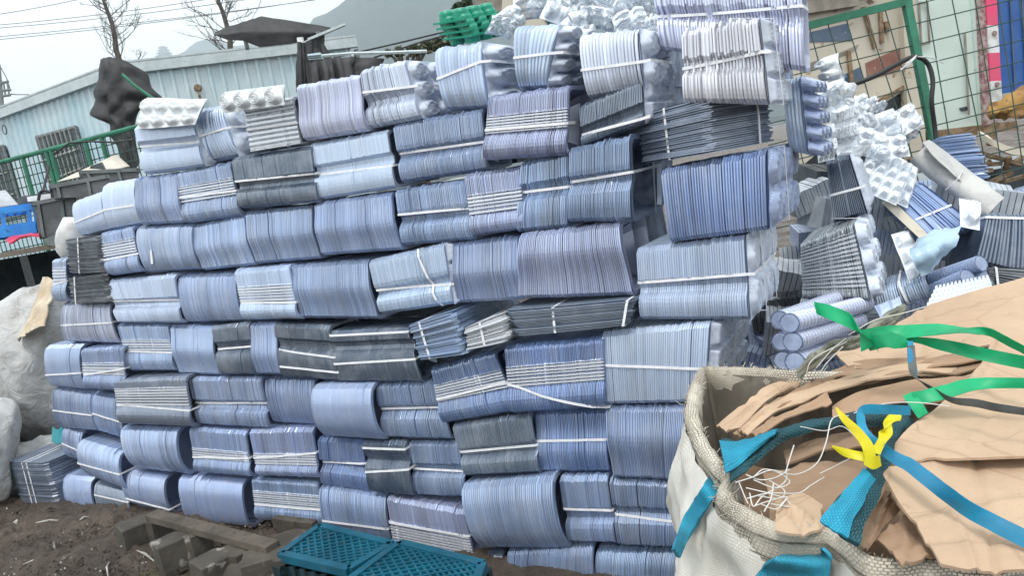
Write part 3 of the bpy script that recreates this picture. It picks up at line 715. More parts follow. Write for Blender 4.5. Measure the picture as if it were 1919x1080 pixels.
# bare trees
def bare_tree(px0, py0, px1, py1, d, label, seed, spread=1.0, n=26, name='bare_tree'):
    R = random.Random(seed); b0 = P(px0, py0, d); tp = P(px1, py1, d); root = thing(name, label, 'tree', b0, None)
    ax = tp-b0; Lh = np.linalg.norm(ax); base = b0-Z*5
    m = MB(); pts = [base]+[b0+ax*t+np.array([R.gauss(0, .05), 0, R.gauss(0, .03)]) for t in np.linspace(0, 1, 9)]
    m.tube(pts, [.12*spread]+list(np.linspace(.10, .025, 9)*spread), 7); m.build('trunk', M['bark'], root)
    c = MB()
    def limb(p, d_, l, r, lev):
        pts = [p]; q = p; dd = d_
        for _ in range(5):
            dd = nrm(dd+np.array([R.gauss(0, .16), R.gauss(0, .16), R.gauss(.06, .12)])); q = q+dd*l/5; pts.append(q)
        c.tube(pts, list(np.linspace(r, r*.35, 6)), 4, cap=False)
        if lev > 0:
            for k in range(5 if lev > 1 else 4):
                t = R.randint(1, 5); s = nrm(dd+np.array([R.gauss(0, .7), R.gauss(0, .5), R.gauss(.25, .4)]))
                limb(pts[t], s, l*R.uniform(.3, .55), r*.55, lev-1)
    for i in range(n):
        t = i/n*.98+.0; a = R.uniform(0, 6.28); s = nrm(np.array([math.cos(a), math.sin(a), R.uniform(.25, .8)]))
        limb(b0+ax*t, s, (1-.6*t)*R.uniform(1.0, 1.7)*spread, .019*spread, 2)
    c.build('crown', M['bark'], root)
bare_tree(226, 120, 172, -90, 26, 'bare slender tree, left of two, behind the pale building', 4)
bare_tree(434, 105, 390, -110, 25, 'bare slender tree, right of two, beside the black canopy', 9)
bare_tree(262, 128, 262, 98, 26, 'tiny bare sapling top between the two bare trees', 12, .35, 8)

# overhead lines and pole far left
for k, (y0, x1, y1) in enumerate(((12, 117, -2), (33, 323, -2), (40, 405, -4), (58, 560, -8), (63, 520, -2))):
    a = P(-300, y0+(y0-y1)/x1*300, 34); b = P(x1*1.6, y0-(y0-y1)/x1*x1*1.6, 36)
    pts = [a+(b-a)*t-Z*(.35*math.sin(math.pi*t)) for t in np.linspace(0, 1, 14)]
    m = MB(); m.tube(pts, .014, 5)
    tag(m.build('overhead_wire', M['cable']), ['topmost overhead wire, cutting the upper left corner', 'second overhead wire from the top', 'third overhead wire from the top', 'fourth overhead wire from the top', 'lowest overhead wire in the sky'][k], 'wire', 'overhead wires')
t = thing('utility_pole', 'small utility pole with crossarms at the left edge of the sky', 'pole', P(8, 260, 40))
m = MB(); m.tube([P(12, 300, 40), P(-4, 120, 40)], .12, 6); m.build('pole', M['grey_paint'], t)
m = MB()
for a, b in (((-8, 172), (20, 168)), ((-8, 182), (20, 178)), ((-8, 160), (16, 152))): m.tube([P(*a, 40), P(*b, 40)], .07, 5)
for x in (2, 10, 17): m.tube([P(x, 178, 40), P(x-4, 152, 40)], .05, 5)
m.build('crossarm', M['grey_paint'], t)
m = MB(); m.tube([P(20, 170, 40), P(12, 145, 44), P(-5, 115, 48)], .03, 5); m.tube([P(20, 176, 40), P(30, 177, 44), P(55, 177, 52)], .03, 5)
m.build('wire', M['cable'], t)

# hills with a pagoda, far off in the haze
simple('hill_green', (.03, .055, .055), .95, (.02, .038, .04), .01, bumpn=(.05, .6, 3))
def hill(name, pts, d, depth, seed):
    m = MB(); n = 90; xs = np.linspace(pts[0][0], pts[-1][0], n); ys = np.interp(xs, [p[0] for p in pts], [p[1] for p in pts])
    vs = []; R = 22
    for i, (x, y) in enumerate(zip(xs, ys)):
        top = P(x, y, d); fwd = nrm([top[0], top[1], 0])
        for j in range(R):
            t = j/(R-1); s = (t-.45)/.45 if t < .45 else (t-.45)/.55
            prof = math.cos(s*math.pi/2)**1.2 if abs(s) < 1 else 0
            q = top+fwd*(s*depth if s < 0 else s*depth); z = 1+(top[2]-1)*prof
            nzv = mnoise.fractal(Vector((q[0]*.012+seed, q[1]*.012, 0)), 1.0, 2.0, 5)
            z += nzv*top[2]*.10*(1-prof*.75)+abs(mnoise.noise(Vector((x*.11+seed, 0, 0))))*1.5
            vs.append((q[0], q[1], max(-2, z)))
    m.add(vs, [(i*R+j, (i+1)*R+j, (i+1)*R+j+1, i*R+j+1) for i in range(n-1) for j in range(R-1)])
    o = m.build(name, M['hill_green'], None, True); return tag(o, kind='structure')
hill('hill', [(500, 140), (560, 85), (590, 45), (615, 36), (640, 14), (662, -6), (700, -40), (760, -75), (840, -95), (950, -90), (1100, -50), (1300, 20), (1500, 100)], 760, 300, 3)
hill('hill', [(190, 190), (280, 125), (345, 97), (365, 82), (400, 70), (440, 84), (470, 78), (520, 60), (560, 58), (600, 60), (700, 90)], 1250, 300, 8)
pg = thing('pagoda', 'faint tiered pagoda on the far ridge between the bare trees', 'pagoda', P(310, 108, 1150))
m = MB(); rf = MB()
for i in range(5):
    c = P(310-i*1.0, 112-i*5.2, 1150); wdt = 9-i*1.2
    m.box(c, (wdt, 0, 0), (0, wdt, 0), Z*2.4); rf.add([c+np.array([sx*wdt*1.5, sy*wdt*1.5, 1.6]) for sx, sy in ((-1, -1), (1, -1), (1, 1), (-1, 1))]+[c+np.array([sx*wdt*.8, sy*wdt*.8, 3.6]) for sx, sy in ((-1, -1), (1, -1), (1, 1), (-1, 1))], [(0, 3, 2, 1), (4, 5, 6, 7), (0, 1, 5, 4), (1, 2, 6, 5), (2, 3, 7, 6), (3, 0, 4, 7)])
m.build('walls', M['grey_paint'], pg); rf.build('roofs', M['bark'], pg)
bpy.ops.mesh.primitive_cube_add(size=1, location=(100, 900, 160)); hz = bpy.context.object; hz.name = 'haze'; hz.data.name = 'haze'
hz.scale = (3000, 2000, 276); hz.location = (100, 900, 136); tag(hz, 'pale haze thinning the far hills', 'haze', kind='stuff')
m_, t_, o_ = new_mat('haze'); v = t_.nodes.new("ShaderNodeVolumePrincipled"); v.inputs['Color'].default_value = (.85, .95, 1, 1); v.inputs['Density'].default_value = .0009; v.inputs['Anisotropy'].default_value = .55
t_.links.new(v.outputs[0], o_.inputs['Volume']); hz.data.materials.append(m_)

# leafy trees behind the pile
def leafy(name, label, blobs, d, seed, n, size, cols, parent_d=None):
    R = random.Random(seed); root = thing(name, label, 'tree', P(blobs[0][0], blobs[0][1]+60, d)); 
    c = MB()
    for k in range(n):
        bx, by, br = R.choice(blobs); a = R.uniform(0, 6.28); rr = br*R.random()**.45
        ctr = P(bx, by, d); off = nrm([R.gauss(0, 1), R.gauss(0, 1), R.gauss(0, 1)])*rr*d/F_PX
        if mnoise.noise(Vector(ctr+off)*1.3+Vector((seed, 0, 0))) < -.22: continue
        p = ctr+off; u = nrm([R.gauss(0, 1), R.gauss(0, 1), R.gauss(0, .6)])*size*R.uniform(.5, 1.3); v_ = nrm(np.cross(u, [R.gauss(0, 1), R.gauss(0, 1), R.gauss(0, 1)]))*size*.5
        c.add([p-u, p+v_, p+u, p-v_], [(0, 1, 2, 3)], R.randrange(len(cols)))
    c.build('crown', [M[x] for x in cols], root)
    m = MB(); b = P(blobs[0][0], blobs[0][1], d); m.tube([np.array([b[0], b[1], 0]), b-Z*.5, b], [.15, .1, .04], 7)
    for bx, by, br in blobs[1:]: q = P(bx, by, d); m.tube([b-Z*.6, (b+q)/2-Z*.1, q], [.05, .03, .012], 5)
    m.build('trunk', M['bark'], root); return root
simple('leaf_dark', (.022, .045, .02), .5); simple('leaf_mid', (.045, .08, .03), .5); simple('leaf_olive', (.09, .10, .045), .55); simple('leaf_dry', (.20, .18, .12), .6)
leafy('evergreen_tree', 'dark green tree beside the green moulded trays', [(848, 44, 20), (862, 22, 18), (882, 12, 20), (835, 60, 14), (905, 5, 22), (850, 75, 18)], 14, 2, 5200, .055, ['leaf_dark', 'leaf_dark', 'leaf_mid', 'leaf_olive'])
leafy('bushes', 'dry olive bushes behind the top of the pile', [(748, 97, 9), (775, 94, 11), (800, 88, 13), (820, 84, 12), (840, 78, 14), (728, 100, 6)], 13, 6, 2600, .05, ['leaf_olive', 'leaf_dry', 'leaf_mid'])

# terrace at the left, covered with wet dark sheeting
TZ = .73
m_, t_, o_ = new_mat('wet_sheet'); b_ = t_.nodes.new("ShaderNodeBsdfPrincipled")
n_ = noise_t(t_, 1.1, 6, .6, dist=.6); k_ = ramp(t_, n_, 0, 1, .52, .535)
t_.links.new(mixc(t_, k_, (.13, .135, .15), (.008, .008, .012)), b_.inputs['Base Color']); t_.links.new(ramp(t_, k_, .45, .06, 0, 1), b_.inputs['Roughness'])
t_.links.new(b_.outputs[0], o_.inputs[0])
e = [on_z(x, y, TZ) for x, y in ((-200, 800), (0, 690), (60, 640), (135, 585), (260, 500))]
far = [np.array([e[-1][0], 30, TZ]), np.array([-40, 30, TZ]), np.array([-40, e[0][1], TZ])]
top = e+far; m = MB(); n = len(top)
m.add(top+[p-Z*(TZ+.2) for p in top], [tuple(range(n))]+[(i, i+n, (i+1) % n+n, (i+1) % n) for i in range(n)])
tag(m.build('terrace', M['wet_sheet']), kind='structure')
m = MB(); m.tube([p+Z*.01 for p in e], .03, 6); tag(m.build('terrace_kerb', M['window_dark']), kind='structure')
# wooden platform with goods
simple('old_wood', (.06, .052, .042), .8, (.12, .10, .08), 9, (.025, .022, .02), 22, bumpn=(30, .5, .006))
simple('pale_wood', (.42, .34, .26), .8, (.5, .43, .34), 9, (.2, .16, .12), 26)
pf = thing('wooden_platform', 'low wooden platform holding crates at the left edge', 'platform', P(40, 520, 6.5))
DZ = P(60, 462, 6.4)[2]
def zrect(pxs, z): return [on_z(x, y, z) for x, y in pxs]
a0, a1 = P(-120, 482, 6.9), P(150, 448, 6.0); dd = a1-a0; dd[2] = 0; fwd = nrm(np.cross(Z, dd)); fwd = fwd if fwd[1] > 0 else -fwd
m = MB()
for k in range(7): m.box(np.array([a0[0], a0[1], DZ-.03])+dd*.5+fwd*(.09+k*.2), dd*.5, fwd*.095, Z*.022)
m.build('deck_board', M['pale_wood'], pf)
m = MB()
for k in (.05, .5, .95): m.box(np.array([a0[0], a0[1], (DZ+TZ)/2-.03])+dd*k+fwd*.75, nrm(dd)*.06, fwd*.6, Z*(DZ-TZ-.07)/2)
m.build('bearer', M['window_dark'], pf)  # near-black bearers carry the shadow under the deck in their colour
def pxbox(mb_, tl, tr, br, bl, d, dep, mi=0, dirv=None):
    q = [P(*c, dk) for c, dk in zip((bl, br, tr, tl), d if hasattr(d, '__len__') else [d]*4)]
    v = (nrm([q[0][0], q[0][1], 0]) if dirv is None else dirv)*dep
    mb_.box8([q[0], q[1], q[1]+v, q[0]+v, q[3], q[2], q[2]+v, q[3]+v], mi); return q
simple('crate_blue', (.015, .20, .62), .35, (.03, .27, .7), 10, (.02, .1, .3), 30)
def crate(name, label, tl, tr, br, bl, d, dep, mat, nx=8, ny=4, cat='crate', lattice=True):
    q = [P(*c, d) for c in (bl, br, tr, tl)]; v = nrm([q[0][0], q[0][1], 0])*dep
    root = thing(name, label, cat, q[0]); m = MB(); t_ = .02
    bt = [q[0], q[1], q[1]+v, q[0]+v]; tp = [q[3], q[2], q[2]+v, q[3]+v]
    for i in range(4): m.bar(bt[i], tp[i], t_*1.6, t_*1.6, up=v)
    for r_ in (bt, tp):
        for i in range(4): m.bar(r_[i], r_[(i+1) % 4], t_*1.3, t_*1.8)
    m.build('frame', M[mat], root)
    s = MB()
    for i in range(1, nx):
        t = i/nx; s.bar(tp[0]*(1-t)+tp[1]*t, tp[3]*(1-t)+tp[2]*t, .016, .01)
    for j in range(1, nx):
        t = j/nx; s.bar(tp[0]*(1-t)+tp[3]*t+Z*.004, tp[1]*(1-t)+tp[2]*t+Z*.004, .016, .01)
    s.build('top_grid', M[mat], root)
    s = MB()
    for j in (0.08, .3, .9): s.bar(bt[0]*(1-j)+tp[0]*j-v*.01, bt[1]*(1-j)+tp[1]*j-v*.01, .03, .07 if j < .2 else .03, up=Z)
    for i in (.1, .5, .9): s.bar(bt[0]*(1-i)+bt[1]*i-v*.012, tp[0]*(1-i)+tp[1]*i-v*.012, .03, .015, up=v)
    s.build('side', M[mat], root)
    f_ = MB(); f_.add([p+(v*.03 if i < 2 else -v*.03)+Z*.02 for i, p in enumerate(bt)], [(0, 1, 2, 3)]); f_.build('floor', M[mat], root)
    return root
crate('plastic_pallet', 'bright blue plastic pallet with a diamond grid top', (-60, 402), (66, 384), (70, 432), (-50, 448), 6.0, 1.0, 'crate_blue')
simple('dark_plastic', (.045, .05, .055), .4, (.09, .10, .11), 6, (.02, .02, .02), 40)
simple('grey_plastic', (.10, .115, .12), .45, (.16, .18, .18), 8)
def bin_(name, label, tl, tr, br, bl, d, dep, mat, rim='grey_plastic', cat='crate'):
    q = [P(*c, d) for c in (bl, br, tr, tl)]; v = nrm([q[0][0], q[0][1], 0])*dep
    root = thing(name, label, cat, q[0]); bt = [q[0], q[1], q[1]+v, q[0]+v]; tp = [q[3], q[2], q[2]+v, q[3]+v]; c = sum(tp)/4; cb = sum(bt)/4
    inn = [c+(p-c)*.9 for p in tp]; inb = [cb+(p-cb)*.88+Z*.02 for p in bt]
    m = MB(); m.add(bt+tp+inn+inb, [(0, 3, 2, 1)]+[(i, (i+1) % 4, (i+1) % 4+4, i+4) for i in range(4)]+[(4+i, 4+(i+1) % 4, 8+(i+1) % 4, 8+i) for i in range(4)]+[(8+i, 8+(i+1) % 4, 12+(i+1) % 4, 12+i) for i in range(4)]+[(12, 13, 14, 15)])
    m.build('body', M[mat], root)
    m = MB()
    for i in range(4): m.bar(tp[i], tp[(i+1) % 4], .04, .03)
    m.bar(bt[0]*.35+bt[1]*.65-v*.01, tp[0]*.35+tp[1]*.65-v*.01, .02, .03, up=v); m.bar(bt[0]*.9+bt[1]*.1-v*.01, tp[0]*.9+tp[1]*.1-v*.01, .02, .03, up=v)
    m.build('rim', M[rim], root); return root
bin_('storage_bin', 'dark grey plastic storage bin beside the blue pallet', (63, 382), (142, 366), (150, 436), (74, 447), 5.9, .6, 'dark_plastic')
bin_('black_tray', 'black open tray on the crates in front of the fence', (97, 350), (200, 331), (206, 366), (102, 372), 5.8, .5, 'dark_plastic')
bin_('black_tub', 'flat black tub lying behind the black tray', (152, 323), (258, 318), (262, 340), (165, 345), 6.3, .6, 'dark_plastic')
simple('cream_panel', (.55, .52, .45), .6, (.42, .38, .32), 6, (.2, .17, .13), 25)
t = thing('wall_panel', 'cream panel with a dark opening leaning by the green fence', 'panel', P(150, 345, 6.9))
m = MB(); q = [P(x, y, dk) for x, y, dk in ((105, 341, 6.6), (240, 312, 6.8), (215, 290, 7.1), (190, 303, 7.1))]
m.add(q+[p+hdir(0)*.04 for p in q], [(0, 1, 2, 3), (7, 6, 5, 4), (0, 4, 5, 1), (1, 5, 6, 2), (2, 6, 7, 3), (3, 7, 4, 0)]); m.build('board', M['cream_panel'], t)
m = MB(); q = [P(x, y, 6.7) for x, y in ((170, 312), (197, 308), (190, 304), (172, 309))]; q = [P(x, y, 6.6) for x, y in ((168, 316), (196, 318), (189, 304), (170, 311))]
m.add(q+[p+hdir(0)*.03 for p in q], [(0, 1, 2, 3), (7, 6, 5, 4), (0, 4, 5, 1), (1, 5, 6, 2), (2, 6, 7, 3), (3, 7, 4, 0)]); m.build('opening', M['window_dark'], t)
simple('red_plastic', (.62, .03, .07), .35, (.7, .08, .12), 10)
tag(sheet('red_bag', [[P(12, 452, 5.9), P(35, 440, 6.1), P(72, 436, 6.2)], [P(20, 458, 5.7), P(40, 450, 5.7), P(74, 444, 5.7)]], M['red_plastic'], None, .01, 6, .03, 6, 2), 'crumpled red plastic bag under the blue pallet', 'bag')
simple('white_box', (.7, .72, .72), .5, (.5, .5, .5), 10)
t = thing('polystyrene_box', 'dirty white box standing left of the blue pallet', 'box', P(0, 385, 6.9)); m = MB(); pxbox(m, (-30, 362), (10, 356), (34, 383), (-30, 392), 6.9, .4); m.build('box', M['white_box'], t)
t = thing('grey_box', 'small box with white lid on the blue pallet', 'box', P(45, 378, 6.5)); m = MB(); pxbox(m, (34, 369), (95, 360), (100, 378), (36, 382), 6.5, .4); m.build('box', M['dark_plastic'], t)
m = MB(); pxbox(m, (50, 369), (94, 363), (96, 374), (52, 378), 6.44, .05); m.build('lid', M['white_box'], t)
t = thing('handle_hoop', 'black bent handle hoop above the small box', 'handle', P(85, 375, 6.3)); m = MB(); m.tube(spline([P(72, 376, 6.3), P(75, 362, 6.3), P(84, 357, 6.3), P(97, 362, 6.3), P(101, 372, 6.3)], 5), .012, 6); m.build('hoop', M['cable'], t)
t = thing('grey_tray', 'grey plastic tray lying in front of the storage bin', 'tray', P(100, 455, 5.5)); m = MB(); pxbox(m, (82, 448), (118, 434), (116, 462), (88, 460), 5.5, .4); m.build('base', M['grey_plastic'], t)

# white woven sacks at the left end of the pile
m_, t_, o_ = new_mat('woven_white'); b_ = t_.nodes.new("ShaderNodeBsdfPrincipled"); b_.inputs['Roughness'].default_value = .55
c_ = mixc(t_, ramp(t_, noise_t(t_, 4, 6, .6), 0, .75, .45, .68), (.52, .53, .535), (.30, .29, .275))
c_ = mixc(t_, ramp(t_, noise_t(t_, 8, 8, .7), 0, .5, .56, .72), c_, (.30, .28, .25))
t_.links.new(c_, b_.inputs['Base Color']); t_.links.new(bump(t_, noise_t(t_, 7, 7, .6, dist=2.5), .8, .03), b_.inputs['Normal']); t_.links.new(b_.outputs[0], o_.inputs[0])
def lump(name, label, c, r, seed, mat='woven_white', amp=.12, cat='sack', rot=0., pw=2.6, nu=170, nv=110, wr=.045):
    m = MB(); vs = []
    for j in range(nv+1):
        ph = -math.pi/2+math.pi*j/nv
        for i in range(nu):
            th = 2*math.pi*i/nu
            sp = lambda a, e: math.copysign(abs(a)**(2/e), a)
            p = np.array([sp(math.cos(ph), pw)*sp(math.cos(th), pw)*r[0], sp(math.cos(ph), pw)*sp(math.sin(th), pw)*r[1], sp(math.sin(ph), pw)*r[2]])
            p = np.array([p[0]*math.cos(rot)-p[1]*math.sin(rot), p[0]*math.sin(rot)+p[1]*math.cos(rot), p[2]])
            k = 1+amp*nz3(p, 1.6, seed)
            pz = p*np.array([1, 1, .45]); cr = -abs(nz3(pz, 2.6, seed+5))*wr*3.0+-abs(nz3(pz, 6, seed+2))*wr*1.0-(abs(nz3(pz+.3*pz[::-1], 14, seed+8)))*wr*.35
            q = c+p*k+nrm(p)*cr; q[2] = max(q[2], .0+.004*nz3(p, 8, 1)); vs.append(q)
    m.add(vs, [(j*nu+i, j*nu+(i+1) % nu, (j+1)*nu+(i+1) % nu, (j+1)*nu+i) for j in range(nv) for i in range(nu)])
    return tag(m.build(name, M[mat], None, True), label, cat)
g = lambda px, py, d, z: np.array([P(px, py, d)[0], P(px, py, d)[1], z])
lump('white_sack', 'tall bulging white woven sack against the left end of the pile', g(98, 690, 5.75, .72), (.46, .45, .66), 3, rot=.3)
lump('white_sack', 'low white sack slumped at the left edge of the mud', g(-85, 850, 4.95, .36), (.45, .38, .42), 14, rot=-.2)
lump('white_sack', 'small flattened white sack between the big sack and the flat stack', g(50, 850, 5.2, .15), (.40, .3, .18), 21, rot=.5)
simple('tan_cloth', (.42, .33, .22), .7, (.6, .52, .40), 5, (.25, .2, .14), 18)
tag(sheet('sack_cover', [[P(34, 640, 5.3), P(60, 590, 5.5), P(80, 522, 5.7)], [P(52, 630, 5.1), P(72, 580, 5.25), P(92, 520, 5.5)], [P(80, 610, 4.95), P(95, 575, 5.1), P(104, 530, 5.3)]], M['tan_cloth'], None, .008, 8, .035, 5, 3), 'tan cloth folded over the mouth of the tall white sack', 'cloth')
tag(sheet('teal_cloth', [[P(98, 800, 5.0), P(108, 806, 5.0), P(118, 800, 5.0)], [P(96, 828, 4.95), P(108, 832, 4.95), P(120, 828, 4.95)]], simple('teal_cloth', (.01, .22, .26), .6), None, .01, 5, .01, 9, 3), 'scrap of teal cloth between sacks and blue bundle', 'cloth')
t = thing('plastic_jug', 'rounded white plastic jug beside the black flat stacks', 'jug', P(120, 480, 4.9))
m = MB(); c = P(136, 450, 4.95); 
m.tube([P(128, 488, 4.95), P(126, 472, 4.95), P(128, 455, 4.95), P(132, 440, 4.95), P(138, 418, 4.95), P(150, 412, 4.95)], [.03, .065, .08, .085, .07, .02], 14); m.build('body', M['white_box'], t, True)
# ---------------------------------------------------------------- right-hand background: scrapped vehicle bodies behind a mesh fence
simple('cream_metal', (.60, .55, .45), .5, (.50, .46, .38), 2.5, (.26, .14, .07), 9, p3=(.60, .68))
simple('mint_metal', (.62, .74, .68), .45, (.55, .66, .61), 2, (.35, .30, .22), 7, p3=(.66, .72))
simple('faded_blue', (.05, .10, .18), .5, (.09, .13, .19), 8, (.3, .28, .22), 20, p3=(.62, .7))
simple('faded_red', (.22, .09, .07), .55, (.28, .15, .11), 8, (.4, .34, .27), 18, p3=(.62, .7))
simple('faded_grey', (.20, .18, .15), .6, (.30, .27, .23), 8)
simple('hot_pink', (.80, .06, .18), .35, (.7, .09, .18), 8); simple('bright_blue', (.02, .09, .33), .4, (.03, .12, .38), 4, (.1, .12, .2), 20, p3=(.65, .72))
simple('rust_strip', (.24, .10, .11), .7, (.45, .38, .36), 30, (.12, .06, .05), 60); simple('orange_cloth', (.38, .22, .06), .8, (.22, .12, .05), 8, (.1, .08, .06), 14)
PN = nrm([.12, -1, 0]); PA = P(1700, 100, 6.0)
def pt(px, py, off=0.): return on_plane(px, py, PA+PN*off, PN)
def slab(name, pts, mat, parent=None, off=0., th=.03, p=pt):
    q = [p(x, y, off) for x, y in pts]; n = len(q); m = MB()
    m.add(q+[a-PN*th for a in q], [tuple(range(n)), tuple(range(2*n-1, n-1, -1))]+[(i, i+n, (i+1) % n+n, (i+1) % n) for i in range(n)])
    return m.build(name, M[mat], parent)
t = thing('scrapped_truck', 'rusty cream truck body with faded blue and red painted shapes behind the fence', 'truck', pt(1600, 300))
slab('side_panel', [(1470, -80), (1690, -80), (1702, 165), (1610, 222), (1480, 330)], 'cream_metal', t)
slab('stripe', [(1508, 62), (1588, 43), (1597, 76), (1509, 79)], 'faded_blue', t, .005, .004)
slab('stripe', [(1512, 119), (1570, 100), (1610, 82), (1604, 93), (1515, 133)], 'faded_grey', t, .005, .004)
slab('stripe', [(1544, 158), (1612, 125), (1622, 155), (1556, 168)], 'faded_blue', t, .005, .004)
slab('stripe', [(1622, 118), (1688, 88), (1687, 132), (1626, 150)], 'faded_red', t, .005, .004)
m = MB()
for a, b in (((1500, 16), (1605, 0)), ((1500, -6), (1640, -26))): m.bar(pt(*a, .04), pt(*b, .04), .09, .06, up=PN)
m.build('ledge', M['faded_grey'], t)
slab('corner_post', [(1688, -60), (1712, -60), (1737, 290), (1706, 300)], 'cream_metal', t, .06, .08)
slab('recess_shade', [(1480, 290), (1610, 222), (1702, 165), (1706, 340), (1480, 360)], 'window_dark', t, -.02, .4)  # dark slab standing in for the shade of the recess below the body
m = MB()
for a, b in (((1618, 12), (1640, 90)), ((1650, 20), (1653, 80)), ((1660, 40), (1663, 60)), ((1590, 95), (1598, 175)), ((1600, 215), (1700, 160))): m.bar(pt(*a, .02), pt(*b, .02), .03, .02, up=PN)
m.build('trim', M['rusty'], t)
# red brush-like marks high on the cream panel
m = MB()
for a, b in (((1563, 14), (1566, 22)), ((1567, 12), (1569, 20)), ((1625, 0), (1632, 6)), ((1630, -2), (1637, 4)), ((1561, 18), (1571, 15))): m.bar(pt(*a, .008), pt(*b, .008), .012, .004, up=PN)
m.build('red_mark', M['faded_red'], t)
t = thing('scrapped_van', 'pale mint green van body with peeling paint behind the fence', 'van', pt(1780, 300))
slab('side_panel', [(1714, -80), (1812, -80), (1835, 243), (1742, 262)], 'mint_metal', t, .01)
slab('door_panel', [(1815, -80), (1832, -80), (1856, 236), (1838, 242)], 'mint_metal', t, .03)
m = MB()
for a, b in (((1808, 60), (1816, 215)), ((1722, 5), (1738, 4)), ((1738, 4), (1742, 80)), ((1742, 80), (1727, 84)), ((1727, 84), (1722, 5))): m.bar(pt(*a, .03), pt(*b, .03), .014, .01, up=PN)
m.build('seam', M['faded_grey'], t)
slab('rust_hole', [(1798, 202), (1812, 199), (1814, 206), (1803, 208)], 'window_dark', t, .02, .006)
slab('sill', [(1738, 246), (1905, 226), (1910, 243), (1742, 262)], 'rusty', t, .05, .1)
t = thing('marker_strip', 'pink and white striped post beside the blue panel', 'post', pt(1860, 250))
slab('strip', [(1829, -70), (1846, -70), (1868, 228), (1845, 236)], 'rust_strip', t, .06, .03)
for k, (y0, y1) in enumerate(((-60, -2), (-2, 47), (47, 99), (99, 152), (152, 203))):
    x = lambda y: 1848+y*.055
    slab('band', [(x(y0), y0), (x(y0)+20, y0-1), (x(y1)+20, y1-1), (x(y1), y1)], ['white_paint', 'hot_pink'][k % 2], t, .07+.001*k, .02)
for yy in (62, 158):
    m = MB(); c = pt(1861+yy*.05, yy, .082); m.tube([c+(np.array([1, 0, 0])*math.cos(a)+Z*math.sin(a))*.018 for a in np.linspace(0, 6.28, 13)], .003, 4, cap=False); m.tube([c+(np.array([1, 0, 0])*math.cos(a)+Z*math.sin(a))*.009 for a in np.linspace(0, 6.28, 9)], .003, 4, cap=False); m.build('ring_mark', M['faded_red'], t)
slab_o = thing('painted_board', 'bright blue painted panel at the right edge', 'panel', pt(1900, 200)); slab('panel', [(1871, -80), (2060, -110), (2075, 140), (1962, 162), (1874, 176)], 'bright_blue', slab_o, .02)
m = MB()
for xx in (1890, 1912): m.bar(pt(xx, -60, .03), pt(xx+12, 165, .03), .012, .008, up=PN)
m.build('seam', M['faded_blue'], slab_o)
tag(sheet('orange_cloth', [[P(1862, 205, 5.8), P(1885, 180, 5.7), P(1925, 160, 5.8)], [P(1858, 214, 5.7), P(1885, 208, 5.5), P(1930, 195, 5.7)], [P(1870, 218, 5.7), P(1890, 222, 5.6), P(1930, 215, 5.7)]], M['orange_cloth'], None, .01, 7, .07, 7, 4, lin=True), 'orange yellow cloth heaped under the blue panel', 'cloth')
tag(sheet('bumper', [[P(1832, 246, 5.4), P(1862, 262, 5.3), P(1900, 276, 5.3), P(1960, 280, 5.3)], [P(1834, 256, 5.4), P(1865, 276, 5.3), P(1900, 290, 5.3), P(1960, 292, 5.3)]], M['cream_metal'], None, .02, 7, .01, 4, 4), 'curved cream bumper with reddish stains at the right edge', 'bumper')
t = thing('truck_chassis', 'dark undercarriage and scrap below the van bodies', 'chassis', pt(1850, 420))
m = MB(); R = random.Random(3)
m.box(pt(1860, 420, -.5), (1.6, .2, 0), (-.05, .4, 0), Z*.55)
m.build('frame', M['window_dark'], t)
m = MB()
for k in range(16):
    p = pt(R.uniform(1740, 1960), R.uniform(250, 345), .1+R.random()*.2); d = nrm([R.gauss(0, 1), R.gauss(0, .3), R.gauss(0, .4)])*R.uniform(.08, .3); m.bar(p-d, p+d, R.uniform(.02, .07), .03)
m.build('scrap', M['rusty'], t)
# fence
t = thing('mesh_fence', 'green steel framed wire mesh fence behind the right end of the pile', 'fence', P(1750, 270, 4.6))
FD = 4.6
m = MB(); m.bar(P(1440, 66, FD), P(1706, 1, FD), .045, .045, up=(0, 1, 0)); m.build('top_rail', M['fence_green'], t)
m = MB(); m.bar(P(1690, -40, FD), P(1757, 300, FD)+(P(1757, 300, FD)-P(1690, -40, FD))*.9, .045, .045, up=(0, 1, 0)); m.build('post', M['fence_green'], t)
m = MB(); Rg = np.random.default_rng(4)
for x0, x1 in ((1448, 1490), (1482, 1522), (1517, 1572), (1551, 1615), (1586, 1650), (1622, 1690), (1659, 1725), (1737, 1781), (1782, 1832), (1829, 1871), (1872, 1908), (1912, 1945), (1955, 1985)):
    if x0 < 1700: a, b = P(x0, 60-(x0-1480)*.23, FD), P(x1+22, 330, FD)
    else: a, b = P(x0-14, -80, FD), P(x1+18, 360, FD)
    b = b+(b-a)*.6
    m.tube([a, (a+b)/2+Rg.normal(0, .008, 3), b], .0038, 5)
for k in range(-2, 17):
    y = 12+k*40
    m.tube([P(1440, y+60 if y > 0 else 70+y*.2, FD) if k > 0 else P(1700, y+0, FD), P(1716, y-8 if k > 0 else y-4, FD), P(1990, y-76, FD)], .0038, 5)
m.build('mesh', M['wire_green'], t)
m = MB(); m.tube(spline([P(1540, 168, 4.5), P(1590, 160, 4.4), P(1640, 142, 4.35), P(1690, 115, 4.35), P(1716, 106, 4.4), P(1738, 118, 4.45), P(1748, 150, 4.45), P(1746, 190, 4.45), P(1752, 240, 4.5), P(1756, 290, 4.5)], 6), .014, 8)
tag(m.build('hose', M['cable']), 'black rubber hose looped over the green fence post', 'hose')
m = MB(); 
